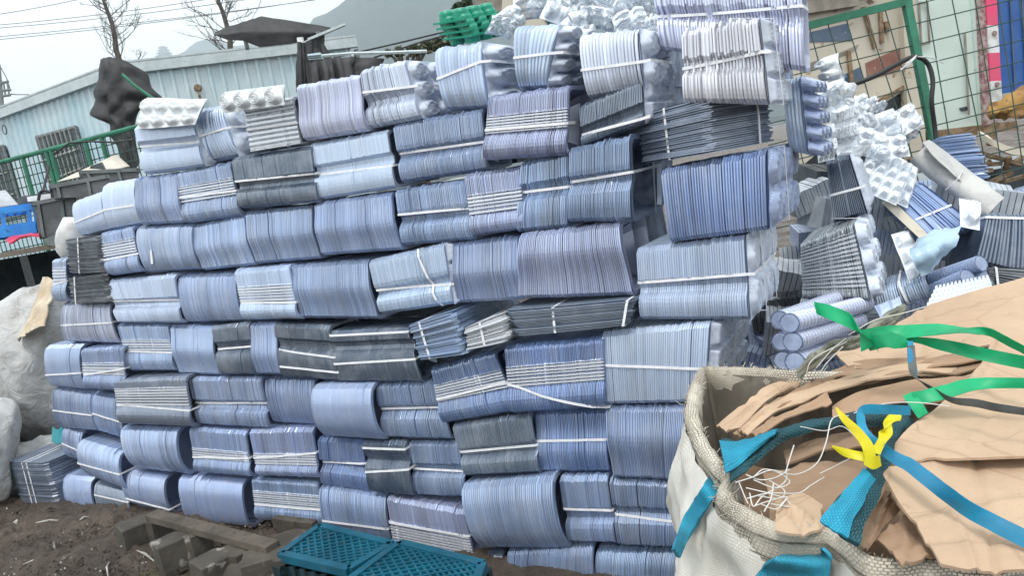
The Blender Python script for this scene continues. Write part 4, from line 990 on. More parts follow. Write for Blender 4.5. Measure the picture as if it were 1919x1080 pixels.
for k in range(5): m.tube(spline([P(1716+R.uniform(-3, 3), 106+R.uniform(-3, 3), 4.34), P(1705+R.uniform(-6, 2), 115+R.uniform(-3, 9), 4.3), P(1692+R.uniform(-8, 4), 128+R.uniform(-2, 12), 4.32)], 4), .0035, 4)
m.tube(spline([P(1720, 106, 4.34), P(1745, 108, 4.34), P(1768, 118, 4.36)], 4), .004, 4)
tag(m.build('binding_wire', M['white_box']), 'pale twine tying the hose to the post', 'twine')
# cream cab roof with a teal painted digit, behind the top of the pile
t = thing('cream_cab', 'cream cab with a teal figure six behind the clear trays', 'cab', P(1000, 60, 6.2))
def pc(px, py, off=0.): return on_plane(px, py, P(1000, 30, 6.2)+PN*off, PN)
slab('panel', [(945, -40), (1090, -60), (1085, 60), (968, 78), (940, 30)], 'cream_metal', t, p=pc)
m = MB(); m.tube([pc(x, y, .01) for x, y in spline([(1040, 10), (1029, 12), (1025, 24), (1026, 36), (1034, 42), (1040, 36), (1037, 28), (1028, 28)], 4)], .022, 5); m.build('painted_digit', M['teal_plastic'], t)
tag(slab('rock_bank', [(884, -40), (950, -40), (948, 18), (930, 36), (900, 20)], 'faded_grey', None, -.3, .3, p=pc), 'weathered stone wall corner behind the green trays', 'wall')

# ---------------------------------------------------------------- moulded trays facing the camera, whole or crumpled
def tray(name, label, pts, nr, nc, H, shape='round', mat='clear_white', crumple=0., seed=0, group=None, rim=True, den=12, cat='tray', curl=0.):
    """pts: tl,tr,br,bl as (px,py,d)"""
    tl, tr, br, bl = [P(*p) for p in pts]; NT, NU = nr*den+1, nc*den+1
    t, u = np.meshgrid(np.linspace(0, 1, NT), np.linspace(0, 1, NU), indexing='ij'); n = nrm(np.cross(tr-bl, tl-br))
    if np.dot(n, _F) > 0: n = -n
    fx, fy = (t*nr) % 1-.5, (u*nc) % 1-.5
    r = np.hypot(fx, fy)/.43 if shape == 'round' else np.maximum(abs(fx), abs(fy))/.40
    h = np.where(r < 1, H*np.clip((1-r)/.25, 0, 1), 0)+np.where(r < .75, .12*H*np.sign(np.sin(r*20)), 0)
    base = tl*(1-t[..., None])*(1-u[..., None])+tr*(1-t[..., None])*u[..., None]+br*t[..., None]*u[..., None]+bl*t[..., None]*(1-u[..., None])
    V = base+n*(h-curl*((u-.5)**2+(t-.5)**2)*2)[..., None]
    V = V.reshape(-1, 3)
    if crumple:
        V = np.array([p+np.array([nz3(p, 6, seed), nz3(p, 6, seed+3), nz3(p, 6, seed+7)])*crumple*1.3+n*(1-2*abs(nz3(p, 11, seed+1)))*crumple*.35 for p in V])
    a = np.arange(NT-1)[:, None]*NU+np.arange(NU-1)[None]; F = np.stack([a, a+1, a+NU+1, a+NU], -1).reshape(-1, 4).tolist()
    k = len(V); F += [[k+x for x in f[::-1]] for f in F]
    o = mesh_obj(name, list(V)+list(V-n*.0015), F, M[mat], None, True)
    return tag(o, label, cat, group)

def qd(pts, d): 
    dd_ = d if hasattr(d, '__len__') else [d]*4
    tl, tr, br, bl = pts; return [P(*bl, dd_[3]), P(*br, dd_[2]), P(*tr, dd_[1]), P(*tl, dd_[0])]
RB_ = dict(name='tray_bundle', cat='bundle')
bundle(qd([(1466, 150), (1497, 142), (1514, 292), (1478, 284)], [2.5, 2.48, 2.5, 2.55]), N_IN, .32, 'soft', 'pale', [], label='tall bundle of nested violet blue cups right of the slate stack', cups=(5, 3, .05, 'round'), cmat='clear_blue', pitch=.012)
bundle(qd([(1548, 300), (1590, 290), (1625, 402), (1562, 420)], [3.0, 2.95, 2.95, 3.0]), N_IN, .16, 'box', 'dark', [('h', .45, .45)], label='dark slate bundle with pale moulded edge trays, under the clear heap', cups=(1, 4, .02, 'sq'))
bundle(qd([(1500, 458), (1598, 420), (1632, 566), (1505, 562)], [2.95, 2.8, 2.75, 2.95]), N_IN, .40, 'rib:.2:.9:12', 'silver', [('e', .42, .38)], label='clear bundle of nine ringed cups facing right, above the violet tubes', cups=(3, 3, .035, 'round'), pitch=.009)
bundle(qd([(1498, 566), (1612, 548), (1622, 604), (1500, 622)], [3.0, 2.95, 2.95, 3.0]), N_IN, .25, 'soft', 'lav', [('h', .8, .8)], label='lilac bundle lying behind the violet cup sleeves', pitch=.008)
bundle(qd([(1640, 548), (1728, 514), (1748, 560), (1650, 588)], 2.95), N_IN, .25, 'soft', 'pale', [('v', .55, .5)], label='small pale bundle half hidden behind the cardboard', pitch=.01)
bundle(qd([(1724, 340), (1832, 424), (1742, 447), (1668, 368)], [3.3, 3.1, 3.1, 3.3]), nrm([.3, .9, -.3]), .22, 'box', 'deep', [('v', .6, .55)], label='blue bundle tipped on its side below the grey roll', axis='v', end='cap', pitch=.010, ragged=.004)
bundle(qd([(1762, 256), (1826, 248), (1858, 330), (1790, 335)], [3.9, 3.8, 3.8, 3.9]), nrm([.1, .95, -.2]), .25, 'box', 'blue', [], label='blue stack with jagged right edge behind the grey roll', axis='v', end='cap', pitch=.009, ragged=.010)
bundle(qd([(1852, 398), (1940, 402), (1945, 520), (1828, 492)], [3.0, 2.9, 2.9, 3.0]), nrm([.2, .95, -.2]), .3, 'box', 'dark', [('h', .9, .93)], label='dark bundle of thin upright sheets at the right edge', pitch=.012)
bundle(qd([(1845, 500), (1945, 505), (1945, 560), (1850, 530)], 2.8), nrm([.2, .95, -.2]), .3, 'box', 'black', [('v', .2, .2)], label='black flat bundle with one strap behind the cardboard', axis='v', end='cap', pitch=.01)
tray('blister_tray', 'white blister tray with square pockets leaning beside the grey roll', [(1628, 282, 3.3), (1712, 312, 3.3), (1680, 385, 3.1), (1600, 352, 3.1)], 4, 4, .025, 'sq', 'clear_white', .004, 2)
tray('blister_tray', 'second blister tray tucked behind the white pocketed one', [(1640, 272, 3.4), (1722, 318, 3.4), (1700, 392, 3.2), (1625, 360, 3.2)], 3, 4, .02, 'sq', 'clear_white', .006, 5)
tray('blister_tray', 'greenish clear tray standing right of the nine ringed cups', [(1672, 440, 3.1), (1704, 430, 3.15), (1740, 512, 3.0), (1706, 532, 2.95)], 3, 1, .02, 'sq', 'clear', .006, 8)
tray('bubble_sheet', 'clear bubbled sheet lying above the cardboard edge', [(1752, 540, 2.6), (1852, 520, 2.6), (1866, 552, 2.4), (1735, 582, 2.4)], 5, 14, .012, 'round', 'clear_white', .003, 9, den=8)
tray('blister_tray', 'small clear blue tray below the nine ringed cups', [(1638, 574, 2.7), (1686, 556, 2.7), (1692, 580, 2.6), (1650, 596, 2.6)], 1, 2, .01, 'sq', 'clear_blue', .002, 10)
tray('cup_tray', 'ring shaped clear lid at the end of the tipped blue bundle', [(1796, 372, 3.1), (1838, 380, 3.1), (1835, 432, 3.0), (1800, 425, 3.0)], 1, 1, .03, 'round', 'clear', .003, 11, den=24)
t = thing('grey_roll', 'large flattened roll of whitish grey plastic lying slantwise at the right', 'roll', P(1790, 360, 3.2))
simple('dusty_plastic', (.52, .52, .50), .45, (.42, .42, .41), 7, (.25, .24, .22), 25, p3=(.62, .72))
rl = []
for k in range(15):
    a = math.pi*2*k/14; ca, sa = math.cos(a), math.sin(a)
    rl.append([P(1722-21*ca+3, 283+19*ca, 3.55+.07*sa), P(1790-20*ca, 333+20*ca, 3.4+.07*sa), P(1862-20*ca, 390+19*ca, 3.2+.06*sa)])
sheet('roll', rl, M['dusty_plastic'], t, .006, 4, .008, 6, 3)
sheet('loose_flap', [[P(1742, 262, 3.5), P(1768, 284, 3.45), P(1815, 322, 3.4)], [P(1728, 268, 3.42), P(1752, 296, 3.35), P(1800, 340, 3.3)]], M['dusty_plastic'], t, .003, 6, .006, 6, 3)
m = MB(); m.ribbon(spline([P(1806, 316, 3.38), P(1797, 332, 3.26), P(1785, 345, 3.26), P(1772, 356, 3.34)], 4), np.array([.006, .002, .006]), .002); m.build('strap', M['strap'], t)
slabm = MB(); q = [P(x, y, dk) for x, y, dk in ((1652, 380, 3.25), (1668, 370, 3.27), (1748, 448, 3.05), (1733, 456, 3.02))]
slabm.add(q+[p+nrm(p-CAMP)*.03 for p in q], [(0, 1, 2, 3), (7, 6, 5, 4), (0, 4, 5, 1), (1, 5, 6, 2), (2, 6, 7, 3), (3, 7, 4, 0)])
tag(slabm.build('cream_strip', M['cream_metal']), 'cream strip with blue rim under the tipped blue bundle', 'strip')
m_, t_, o_ = new_mat('blue_film'); b_ = t_.nodes.new("ShaderNodeBsdfPrincipled"); b_.inputs['Base Color'].default_value = (.40, .56, .70, 1); b_.inputs['Roughness'].default_value = .25; t_.links.new(bump(t_, noise_t(t_, 30, 5), .4, .01), b_.inputs['Normal']); t_.links.new(b_.outputs[0], o_.inputs[0])
tag(sheet('plastic_film', [[P(1716, 462, 2.95), P(1745, 440, 2.95), P(1802, 422, 3.0)], [P(1708, 484, 2.85), P(1750, 468, 2.82), P(1790, 452, 2.9)], [P(1728, 518, 2.85), P(1748, 505, 2.85), P(1772, 480, 2.9)]], M['blue_film'], None, .002, 8, .025, 11, 6, fine=.003), 'crumpled light blue plastic film on the scrap heap', 'film')
# sleeves of nested cups
def sleeve(label, a, b, r, nr_=26, col='lav'):
    root = thing('cup_sleeve', label, 'sleeve', a, 'long sleeves of nested round cups'); m = MB(); d = (b-a); pts = []; rad = []
    for i in range(nr_):
        for f, k in ((0, 1), (.5, .96), (.55, .86), (.95, .9)): pts.append(a+d*((i+f)/nr_)); rad.append(r*k)
    m.tube(pts, rad, 20, cap=False); o = m.build('cups', M['stack'], root); o.color = (*COLR[col], 1)
    at = o.data.attributes.new('sheet', 'FLOAT', 'POINT'); at.data.foreach_set('value', np.repeat(np.tile([.6, .6, .4, .4], nr_), 20).astype(np.float32))  # recessed rings toned darker as shade between the cups
    u = nrm(d); m = MB(); m.tube([a+u*.03, a+u*.004, a-u*.002, a-u*.002], [r*.86, r*.88, r*.9, r*1.0], 20, cap=False); m.tube([a+u*.028, a+u*.03], [r*.85, r*.85], 20); m.tube([a-u*.003, a+u*.003], [r*1.03, r*1.03], 20, cap=False); m.build('end_cup', M['clear_blue'], root, False)
    return root
for i, (ax, ay, bx, by, lb) in enumerate(((1480, 606, 1625, 568, 'violet cup sleeve, uppermost of three facing the pale boxes'), (1486, 641, 1612, 600, 'violet cup sleeve in the middle of the column of three'), (1490, 679, 1590, 640, 'violet cup sleeve, lowest of three beside the bag mouth'))):
    sleeve(lb, P(ax, ay, 2.28), P(bx, by, 2.85), .031); 
for ax, ay, bx, by, lb in ((1462, 600, 1600, 548, 'rear violet cup sleeve mostly hidden by the uppermost one'), (1464, 640, 1580, 600, 'rear violet cup sleeve behind the middle one'), (1468, 676, 1570, 640, 'rear violet cup sleeve behind the lowest one')):
    sleeve(lb, P(ax, ay, 2.45), P(bx, by, 3.0), .031)
for ax, ay, bx, by, lb in ((1838, 494, 1745, 525, 'violet cup sleeve under the light blue film'), (1812, 520, 1735, 552, 'lower violet cup sleeve above the bubbled sheet'), (1848, 522, 1770, 545, 'short violet cup sleeve touching the bubbled sheet')):
    sleeve(lb, P(ax, ay, 2.8), P(bx, by, 3.0), .032, 18, 'blue')
# clear scrap heaps
R = random.Random(11)
def heap(spots, grp, lab):
    for k, (x, y, d, s, rot) in enumerate(spots):
        a = math.radians(rot); c, s_ = math.cos(a)*s, math.sin(a)*s; asp = R.uniform(.5, .8)
        pts = [(x-c+s_*asp, y-s_-c*asp, d+R.uniform(-.06, .06)), (x+c+s_*asp, y+s_-c*asp, d+R.uniform(-.1, .1)), (x+c-s_*asp, y+s_+c*asp, d+R.uniform(-.1, .06)), (x-c-s_*asp, y-s_+c*asp, d+R.uniform(-.1, .06))]
        sh = R.choice([(2, 2, 'round'), (1, 2, 'round'), (3, 2, 'sq'), (2, 3, 'round'), (3, 3, 'round')])
        tray('clear_tray', lab[k], pts, sh[0], sh[1], R.uniform(.02, .04), sh[2], 'clear_white', R.uniform(.006, .016), k*1.7, grp, den=14, curl=R.uniform(0, .06))
heap([(1600, 215, 3.3, 38, 40), (1650, 240, 3.4, 42, -20), (1690, 228, 3.5, 34, -30), (1625, 262, 3.2, 42, 15), (1592, 270, 3.1, 34, 70), (1665, 278, 3.3, 36, -10), (1578, 235, 3.05, 32, 80), (1630, 200, 3.5, 30, 20), (1562, 200, 3.2, 34, 60), (1575, 165, 3.3, 28, 30), (1545, 270, 2.95, 30, 80), (1700, 255, 3.6, 30, -50), (1550, 130, 3.1, 24, 70)],
     'crumpled clear trays heaped behind the cup bundle',
     ['crumpled clear tray at the top left of the right heap', 'crumpled clear tray in the middle of the right heap', 'crumpled clear tray reaching toward the fence post', 'crumpled clear tray above the blister trays', 'crumpled clear tray against the dark slate bundle', 'crumpled clear tray directly above the blister trays right corner', 'crumpled clear tray pressed against the violet blue cups', 'crumpled clear tray highest on the right heap', 'crumpled clear tray next to the violet blue cups', 'small crumpled clear tray in front of the faded blue stripe', 'crumpled clear tray above the slate trays beside the cups', 'crumpled clear tray tip nearest the fence post foot', 'small clear tray wedged beside the tallest bundle'])
heap([(965, 30, 3.1, 26, 60), (1000, 12, 3.2, 40, -10), (1050, 28, 3.1, 34, 20), (1085, 12, 3.2, 36, -30), (1120, 30, 3.05, 34, 10), (1150, 8, 3.15, 38, 25), (1185, 32, 3.0, 34, -15), (1215, 12, 3.1, 34, 40), (1225, 50, 2.95, 28, 80), (1120, -8, 3.3, 40, 0), (1210, 90, 2.85, 26, 75), (1030, 8, 3.4, 40, 30), (1170, 45, 3.2, 40, 60), (1060, 60, 2.95, 24, 50), (1235, 100, 2.7, 26, 85), (945, 50, 3.0, 24, 20), (1095, 45, 3.1, 34, 80)],
     'crumpled clear trays on top of the pile',
     ['crumpled clear tray right beside the green moulded trays', 'clear bowl shaped tray on the pile top under the cream cab', 'crumpled clear tray behind the narrow teal bundle', 'crumpled clear tray between teal and lilac bundle tops', 'crumpled clear tray just behind the leaning lilac bundle', 'crumpled clear tray cut by the top edge', 'crumpled clear tray behind the right half of the lilac bundle', 'crumpled clear tray touching the tallest lilac bundle', 'crumpled clear tray squeezed beside the tallest lilac bundle', 'crumpled clear tray furthest back on the pile top', 'crumpled clear tray hanging down left of the pale jagged bundle', 'clear tray in front of the teal painted figure', 'clear tray sticking up behind the lilac bundle', 'small clear tray over the gap right of the narrow teal bundle', 'lowest crumpled clear tray beside the pale jagged bundle', 'small clear tray under the green moulded trays', 'clear tray standing between the narrow teal and lilac bundles'])
simple('white_plastic', (.74, .78, .80), .3, (.62, .66, .70), 20)
for k in range(3):
    o_ = k*.035
    tray('cup_tray', ['front white cup tray of three on the milky bundle at top left', 'middle white cup tray of three on the milky bundle', 'rear white cup tray of three on the milky bundle'][k], [(266+k*4, 187-k*2, 3.80+o_), (384+k*3, 189-k*2, 3.50+o_), (366, 234, 3.50+o_), (256, 242, 3.80+o_)], 2, 4, .025, 'round', 'white_plastic', .003, 50+k, 'white cup trays on the milky bundle')
for k in range(3):
    o_ = k*.03
    tray('cup_tray', ['front white ringed tray row beside the white ribbed bundle', 'second white ringed tray row behind the white ribbed bundle', 'rearmost white ringed tray row behind the white ribbed bundle'][k], [(414+k*3, 178-k*3, 3.42+o_), (528+k*3, 164-k*3, 3.16+o_), (534, 196, 3.16+o_), (420, 212, 3.42+o_)], 1, 4, .03, 'round', 'white_plastic', .002, 60+k, 'white ringed trays behind the ribbed bundle', den=20)
# denser scrap filling behind and under the right-hand heap
R = random.Random(77); mh = MB()
for k in range(360):
    x = R.uniform(1500, 1960); t0 = (x-1500)/460; y = R.uniform(330+t0*60, 640); d = 3.25+.5*R.random()+.2*(1-(y-330)/310)
    if 150 <= k < 185: x, y, d = R.uniform(1440, 1530), R.uniform(560, 760), R.uniform(3.15, 3.4)
    if k >= 185: x, y, d = R.uniform(1500, 1960), R.uniform(620, 960), R.uniform(3.0, 3.9)
    c = P(x, y, d+.12); c[2] = max(c[2], .1); a = R.uniform(-.6, .6); b_ = R.uniform(-.4, .4)
    ex = nrm([math.cos(a), math.sin(a), b_]); ey = nrm(np.cross([R.uniform(-.3, .3), R.uniform(-.3, .3), 1], ex)); ez = np.cross(ex, ey)
    L1, L2, L3 = R.uniform(.10, .2), R.uniform(.06, .12), R.uniform(.05, .09); nn_ = 14; mi = R.choice([0, 0, 0, 1, 1, 1, 1, 2])
    for q_ in range(nn_): mh.box(c+ex*L1*(2*q_/nn_-1)+ey*R.uniform(-.003, .003), ex*L1/nn_*.86, ey*L2, ez*L3*R.uniform(.96, 1.02), mi)
simple('scrap_blue', (.34, .42, .60), .3, (.46, .53, .66), 10); simple('scrap_grey', (.34, .38, .44), .3, (.50, .54, .58), 10); simple('scrap_dark', (.03, .035, .045), .3, (.08, .09, .1), 10)
tag(mh.build('scrap_bundles', [M['scrap_blue'], M['scrap_grey'], M['scrap_dark']]), 'mass of tumbled bundles filling the heap at the right', 'bundles', kind='stuff')
# green moulded trays
t = thing('green_tray_stack', 'stack of glossy green moulded trays with round cups on the pile top', 'trays', P(890, 80, 3.1))
o_c = P(893, 62, 3.15); gx = nrm(P(945, 40, 3.35)-P(845, 62, 3.1)); gz_ = nrm(np.array([-.12, -.35, 1])); gz_ = nrm(gz_-gx*np.dot(gz_, gx)); gy = np.cross(gz_, gx)
for k in range(4):
    m = MB(); c = o_c+gz_*(.022*k)+gy*.012*k
    m.box(c, gx*.125, gy*.085, gz_*.004)
    for i in range(3):
        for j in range(2):
            b = c+gx*(-.08+.08*i)+gy*(-.042+.084*j)
            m.tube([b-gz_*.03, b-gz_*.029, b+gz_*.0, b+gz_*.035, b+gz_*.044, b+gz_*.046], [.028, .03, .036, .032, .026, .004], 16, cap=True)
    m.build('tray', M['green_plastic'], t, False)
# ---------------------------------------------------------------- big woven bag full of cardboard, right foreground
def woven(name, base, dirt, dark, fu, fv, st=.5, amt=.75):
    m, t, o = new_mat(name); b = t.nodes.new("ShaderNodeBsdfPrincipled"); b.inputs['Roughness'].default_value = .75; b.inputs['Specular IOR Level'].default_value = .25
    au = nd(t, "ShaderNodeAttribute", attribute_name='au').outputs['Fac']; av = nd(t, "ShaderNodeAttribute", attribute_name='av').outputs['Fac']
    cb = t.nodes.new("ShaderNodeCombineXYZ"); t.links.new(au, cb.inputs[0]); t.links.new(av, cb.inputs[1])
    dn = t.nodes.new("ShaderNodeTexNoise"); dn.inputs['Scale'].default_value = 9; t.links.new(cb.outputs[0], dn.inputs['Vector'])
    ad = t.nodes.new("ShaderNodeVectorMath"); ad.operation = 'MULTIPLY_ADD'; ad.inputs[1].default_value = (.05, .04, 0); t.links.new(dn.outputs['Color'], ad.inputs[0]); t.links.new(cb.outputs[0], ad.inputs[2])
    mp = t.nodes.new("ShaderNodeMapping"); mp.inputs['Scale'].default_value = (fu, fv, 1); t.links.new(ad.outputs[0], mp.inputs[0])
    br = t.nodes.new("ShaderNodeTexBrick"); br.inputs['Scale'].default_value = 1; br.inputs['Mortar Size'].default_value = .16; br.inputs['Mortar Smooth'].default_value = .6
    br.inputs['Brick Width'].default_value = 1.; br.inputs['Row Height'].default_value = 1.; br.inputs['Color1'].default_value = (1, 1, 1, 1); br.inputs['Color2'].default_value = (.8, .8, .8, 1); br.inputs['Mortar'].default_value = (0, 0, 0, 1)
    t.links.new(mp.outputs[0], br.inputs['Vector'])
    c = mixc(t, ramp(t, noise_t(t, 5, 6, .65), 0, .85, .46, .68), base, dirt)
    pt_ = ramp(t, noise_t(t, 7, 5, .6), 0, amt, .35, .6)
    inv = t.nodes.new("ShaderNodeMath"); inv.operation = 'SUBTRACT'; inv.inputs[0].default_value = 1; t.links.new(br.outputs['Color'], inv.inputs[1])
    ml = t.nodes.new("ShaderNodeMath"); ml.operation = 'MULTIPLY'; t.links.new(inv.outputs[0], ml.inputs[0]); t.links.new(pt_, ml.inputs[1])
    c = mixc(t, ml.outputs[0], c, dark)
    t.links.new(c, b.inputs['Base Color']); t.links.new(bump(t, br.outputs['Color'], st, .0025), b.inputs['Normal']); t.links.new(b.outputs[0], o.inputs[0]); return m
woven('bag_weave', (.74, .73, .68), (.50, .47, .40), (.30, .27, .22), 260, 170, .35, .5)
woven('hem_weave', (.70, .65, .55), (.42, .37, .30), (.07, .06, .05), 150, 190, .8, .85)
woven('strap_weave', (.03, .34, .52), (.04, .22, .29), (.012, .07, .10), 160, 240, .8, .7)
woven('strap_dark', (.03, .12, .15), (.045, .055, .06), (.012, .02, .02), 90, 260, 1., .95)
def card_mat(name, c, c2):
    m, t, o = new_mat(name); b = t.nodes.new("ShaderNodeBsdfPrincipled"); b.inputs['Roughness'].default_value = .8; b.inputs['Specular IOR Level'].default_value = .2
    col = mixc(t, ramp(t, noise_t(t, 3.5, 5, .6), 0, 1, .38, .65), c, c2)
    wv = t.nodes.new("ShaderNodeTexWave"); wv.inputs['Scale'].default_value = 75; wv.inputs['Distortion'].default_value = .4; tc_ = t.nodes.new("ShaderNodeTexCoord"); mp = t.nodes.new("ShaderNodeMapping"); mp.inputs['Rotation'].default_value = (.3, .2, 1.1)
    t.links.new(tc_.outputs['Object'], mp.inputs[0]); t.links.new(mp.outputs[0], wv.inputs[0])
    col = mixc(t, ramp(t, wv.outputs['Fac'], 0, .07, .3, .9), col, (.36, .22, .13))
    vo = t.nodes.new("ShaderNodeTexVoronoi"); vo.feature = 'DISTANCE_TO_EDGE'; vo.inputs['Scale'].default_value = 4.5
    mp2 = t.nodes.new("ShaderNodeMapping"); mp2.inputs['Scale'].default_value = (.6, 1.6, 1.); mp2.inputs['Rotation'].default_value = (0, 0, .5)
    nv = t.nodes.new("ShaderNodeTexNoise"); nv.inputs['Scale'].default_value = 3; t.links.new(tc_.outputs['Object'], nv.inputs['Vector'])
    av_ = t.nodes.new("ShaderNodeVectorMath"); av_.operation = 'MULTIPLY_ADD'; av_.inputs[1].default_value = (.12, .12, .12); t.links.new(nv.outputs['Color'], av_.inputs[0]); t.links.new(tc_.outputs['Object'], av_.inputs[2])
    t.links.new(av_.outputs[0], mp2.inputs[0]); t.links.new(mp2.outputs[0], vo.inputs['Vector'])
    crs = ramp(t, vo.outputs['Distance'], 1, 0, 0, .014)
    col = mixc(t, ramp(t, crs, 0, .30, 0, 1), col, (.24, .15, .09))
    col = mixc(t, ramp(t, noise_t(t, 9, 8, .7), 0, .35, .52, .70), col, (.34, .24, .165))
    col = mixc(t, ramp(t, noise_t(t, 24, 8, .75), 0, .6, .60, .72), col, (.26, .16, .10))
    t.links.new(col, b.inputs['Base Color']); t.links.new(bump(t, noise_t(t, 11, 6, .6), .35, .012), b.inputs['Normal']); t.links.new(b.outputs[0], o.inputs[0]); return m
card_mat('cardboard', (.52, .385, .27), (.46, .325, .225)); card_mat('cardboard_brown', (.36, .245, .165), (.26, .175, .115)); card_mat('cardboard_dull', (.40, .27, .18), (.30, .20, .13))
RIM = [(1318, 692, 1.02), (1303, 730, 1.03), (1301, 775, 1.02), (1318, 822, 1.0), (1345, 862, .98), (1372, 893, .955), (1362, 915, .95), (1372, 938, .96), (1410, 962, .965), (1465, 985, .96), (1520, 988, .96), (1560, 990, .965), (1592, 1012, .96), (1625, 1045, .945), (1680, 1052, .945), (1760, 1052, .95), (1840, 1050, .955), (1925, 1042, .96), (2060, 1020, .98), (2200, 900, 1.0), (2150, 760, 1.02), (1950, 700, 1.0), (1760, 698, 1.0), (1620, 702, 1.0), (1500, 700, 1.02), (1400, 694, 1.03)]
rim = [on_z(x, y, z) for x, y, z in RIM]; rs_ = spline(rim+[rim[0]], 8)[:-1]; n = len(rs_); cen = sum(rs_)/n
bag = thing('bulk_bag', 'large worn white woven bulk bag full of flattened cardboard, right foreground', 'bag', (cen[0], cen[1], 0))
outd = []
for i in range(n):
    d = rs_[(i+1) % n]-rs_[i-1]; o = nrm([d[1], -d[0], 0]); outd.append(o if np.dot(o, rs_[i]-cen) > 0 else -o)
outd = [nrm(sum(outd[(i+k) % n] for k in range(-7, 8))) for i in range(n)]
arc = np.cumsum([0]+[np.linalg.norm(rs_[(i+1) % n]-rs_[i]) for i in range(n)])
def ring_surface(name, prof, mat, seed, amp, i0=0, i1=n, sc=6., parent=None, fine=0.):
    """prof: (out, down) pairs"""
    vs = []; au = []; av = []; K = len(prof); idx = [k % n for k in range(i0, i1)]; closed = (i1-i0 == n)
    cum = np.cumsum([0]+[math.hypot(prof[k+1][0]-prof[k][0], prof[k+1][1]-prof[k][1]) for k in range(K-1)])
    for c_, i in enumerate(idx):
        for k, (ou, dn) in enumerate(prof):
            p = rs_[i]+outd[i]*ou-Z*dn; q = nz3(p, sc, seed)*amp*min(1, .25+dn*5)+(1-2*abs(nz3(p, sc*2.1, seed+4)))*amp*.4*min(1, .25+dn*5)+fine*nz3(p, 55, seed)
            p = p+outd[i]*q; p[2] = max(p[2], .005); vs.append(p); au.append(arc[i]); av.append(cum[k])
    m = len(idx); F = []
    for c_ in range(m if closed else m-1):
        a, b = c_*K, ((c_+1) % m)*K
        for k in range(K-1): F.append((a+k, b+k, b+k+1, a+k+1))
    o = mesh_obj(name, vs, F, M[mat], parent or bag, True, attrs={'au': au, 'av': av}); return o
body_prof = [(.004, .03)]+[(.01+.085*math.sin(min(1, t*1.25)*math.pi*.62)*1.0, .03+t*.93) for t in np.linspace(.03, 1, 34)]
body_o = ring_surface('body', body_prof, 'bag_weave', 2, .06, sc=4.5, fine=.0015)
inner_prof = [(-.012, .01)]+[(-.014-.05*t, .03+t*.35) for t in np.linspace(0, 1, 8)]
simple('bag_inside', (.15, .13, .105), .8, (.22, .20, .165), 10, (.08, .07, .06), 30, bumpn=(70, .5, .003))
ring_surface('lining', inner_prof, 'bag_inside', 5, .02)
hem = [(-.012, .05), (-.014, .02), (-.008, .002), (.002, -.006), (.012, -.002), (.018, .012), (.020, .03), (.019, .05), (.021, .062), (.014, .07), (.006, .07)]
ring_surface('hem', hem, 'hem_weave', 9, .012, sc=11., fine=.004)
# ridged stitching cords on the hem
m = MB()
for ou, dn in ((.0225, .018), (.0215, .055)):
    pts = [rs_[i]+outd[i]*(ou+.012*nz3(rs_[i]+outd[i]*ou-Z*dn, 11, 9)*min(1, .25+dn*5))-Z*dn for i in range(0, 150)]
    m.tube(pts, .0013, 5)
simple('dark_thread', (.09, .08, .07), .9, (.2, .18, .15), 60); m.build('stitching', M['dark_thread'], bag)
# frayed threads on the rim
m = MB(); R = random.Random(21)
for k in range(620):
    i = R.choice(list(range(0, 60))*2+list(range(60, 150))+list(range(n-24, n))*4); p = rs_[i]+outd[i]*R.uniform(-.012, .02)-Z*R.uniform(-.004, .015)
    d = nrm(outd[i]*R.gauss(.2, .6)+Z*R.gauss(.3, .5)+np.array([R.gauss(0, .6), R.gauss(0, .6), 0]))*R.uniform(.006, .022)
    m.tube([p, p+d*.5+np.array([R.gauss(0, .002)]*3), p+d], .0006, 3, cap=False)
m.build('frayed_edge', simple('thread_pale', (.55, .50, .40), .8), bag)
# blue lifting loops and webbing
def band(name, L_, R_, mat, parent, th=.004, bulge=.006, sub=6, wr=.002, seed=0, wsc=25):
    rows = []
    for (a, b) in zip(L_, R_):
        A, B = P(*a), P(*b); md = (A+B)/2; md = md-nrm(md-CAMP)*bulge; rows.append([A, md, B])
    o = sheet(name, rows, M[mat], parent, th, sub, wr, wsc, seed)
    me = o.data; nr_ = (len(rows)-1)*sub+1; N_ = nr_*(2*sub+1); NV = len(me.vertices)
    co = np.empty(NV*3, dtype=np.float32); me.vertices.foreach_get('co', co); g_ = co.reshape(-1, 3)[:N_].reshape(nr_, 2*sub+1, 3)
    wid = np.linalg.norm(np.diff(g_, axis=1), axis=2).cumsum(1); wid = np.concatenate([np.zeros((g_.shape[0], 1)), wid], 1)
    ln = np.concatenate([[0], np.linalg.norm(np.diff(g_[:, sub], axis=0), axis=1).cumsum()])[:, None]*np.ones_like(wid)
    for nm_, a_ in (('au', ln), ('av', wid)):
        at = me.attributes.new(nm_, 'FLOAT', 'POINT'); at.data.foreach_set('value', np.concatenate([a_.ravel(), a_.ravel(), np.zeros(NV-2*N_)]).astype(np.float32))
    return o
band('lifting_loop', [(1352, 822, 1.50), (1385, 826, 1.47), (1425, 818, 1.45), (1475, 800, 1.44), (1530, 787, 1.44), (1600, 775, 1.44), (1690, 766, 1.45)],
     [(1372, 900, 1.34), (1398, 885, 1.38), (1425, 860, 1.41), (1470, 826, 1.42), (1530, 806, 1.42), (1600, 800, 1.42), (1690, 800, 1.43)], 'strap_dark', bag, .006, .012, 7, .006, 3)
band('lifting_loop', [(1348, 826, 1.475), (1380, 828, 1.455), (1420, 818, 1.44), (1458, 806, 1.43)], [(1362, 886, 1.335), (1386, 872, 1.38), (1410, 850, 1.40), (1448, 818, 1.42)], 'strap_weave', bag, .004, .012, 7, .004, 8)
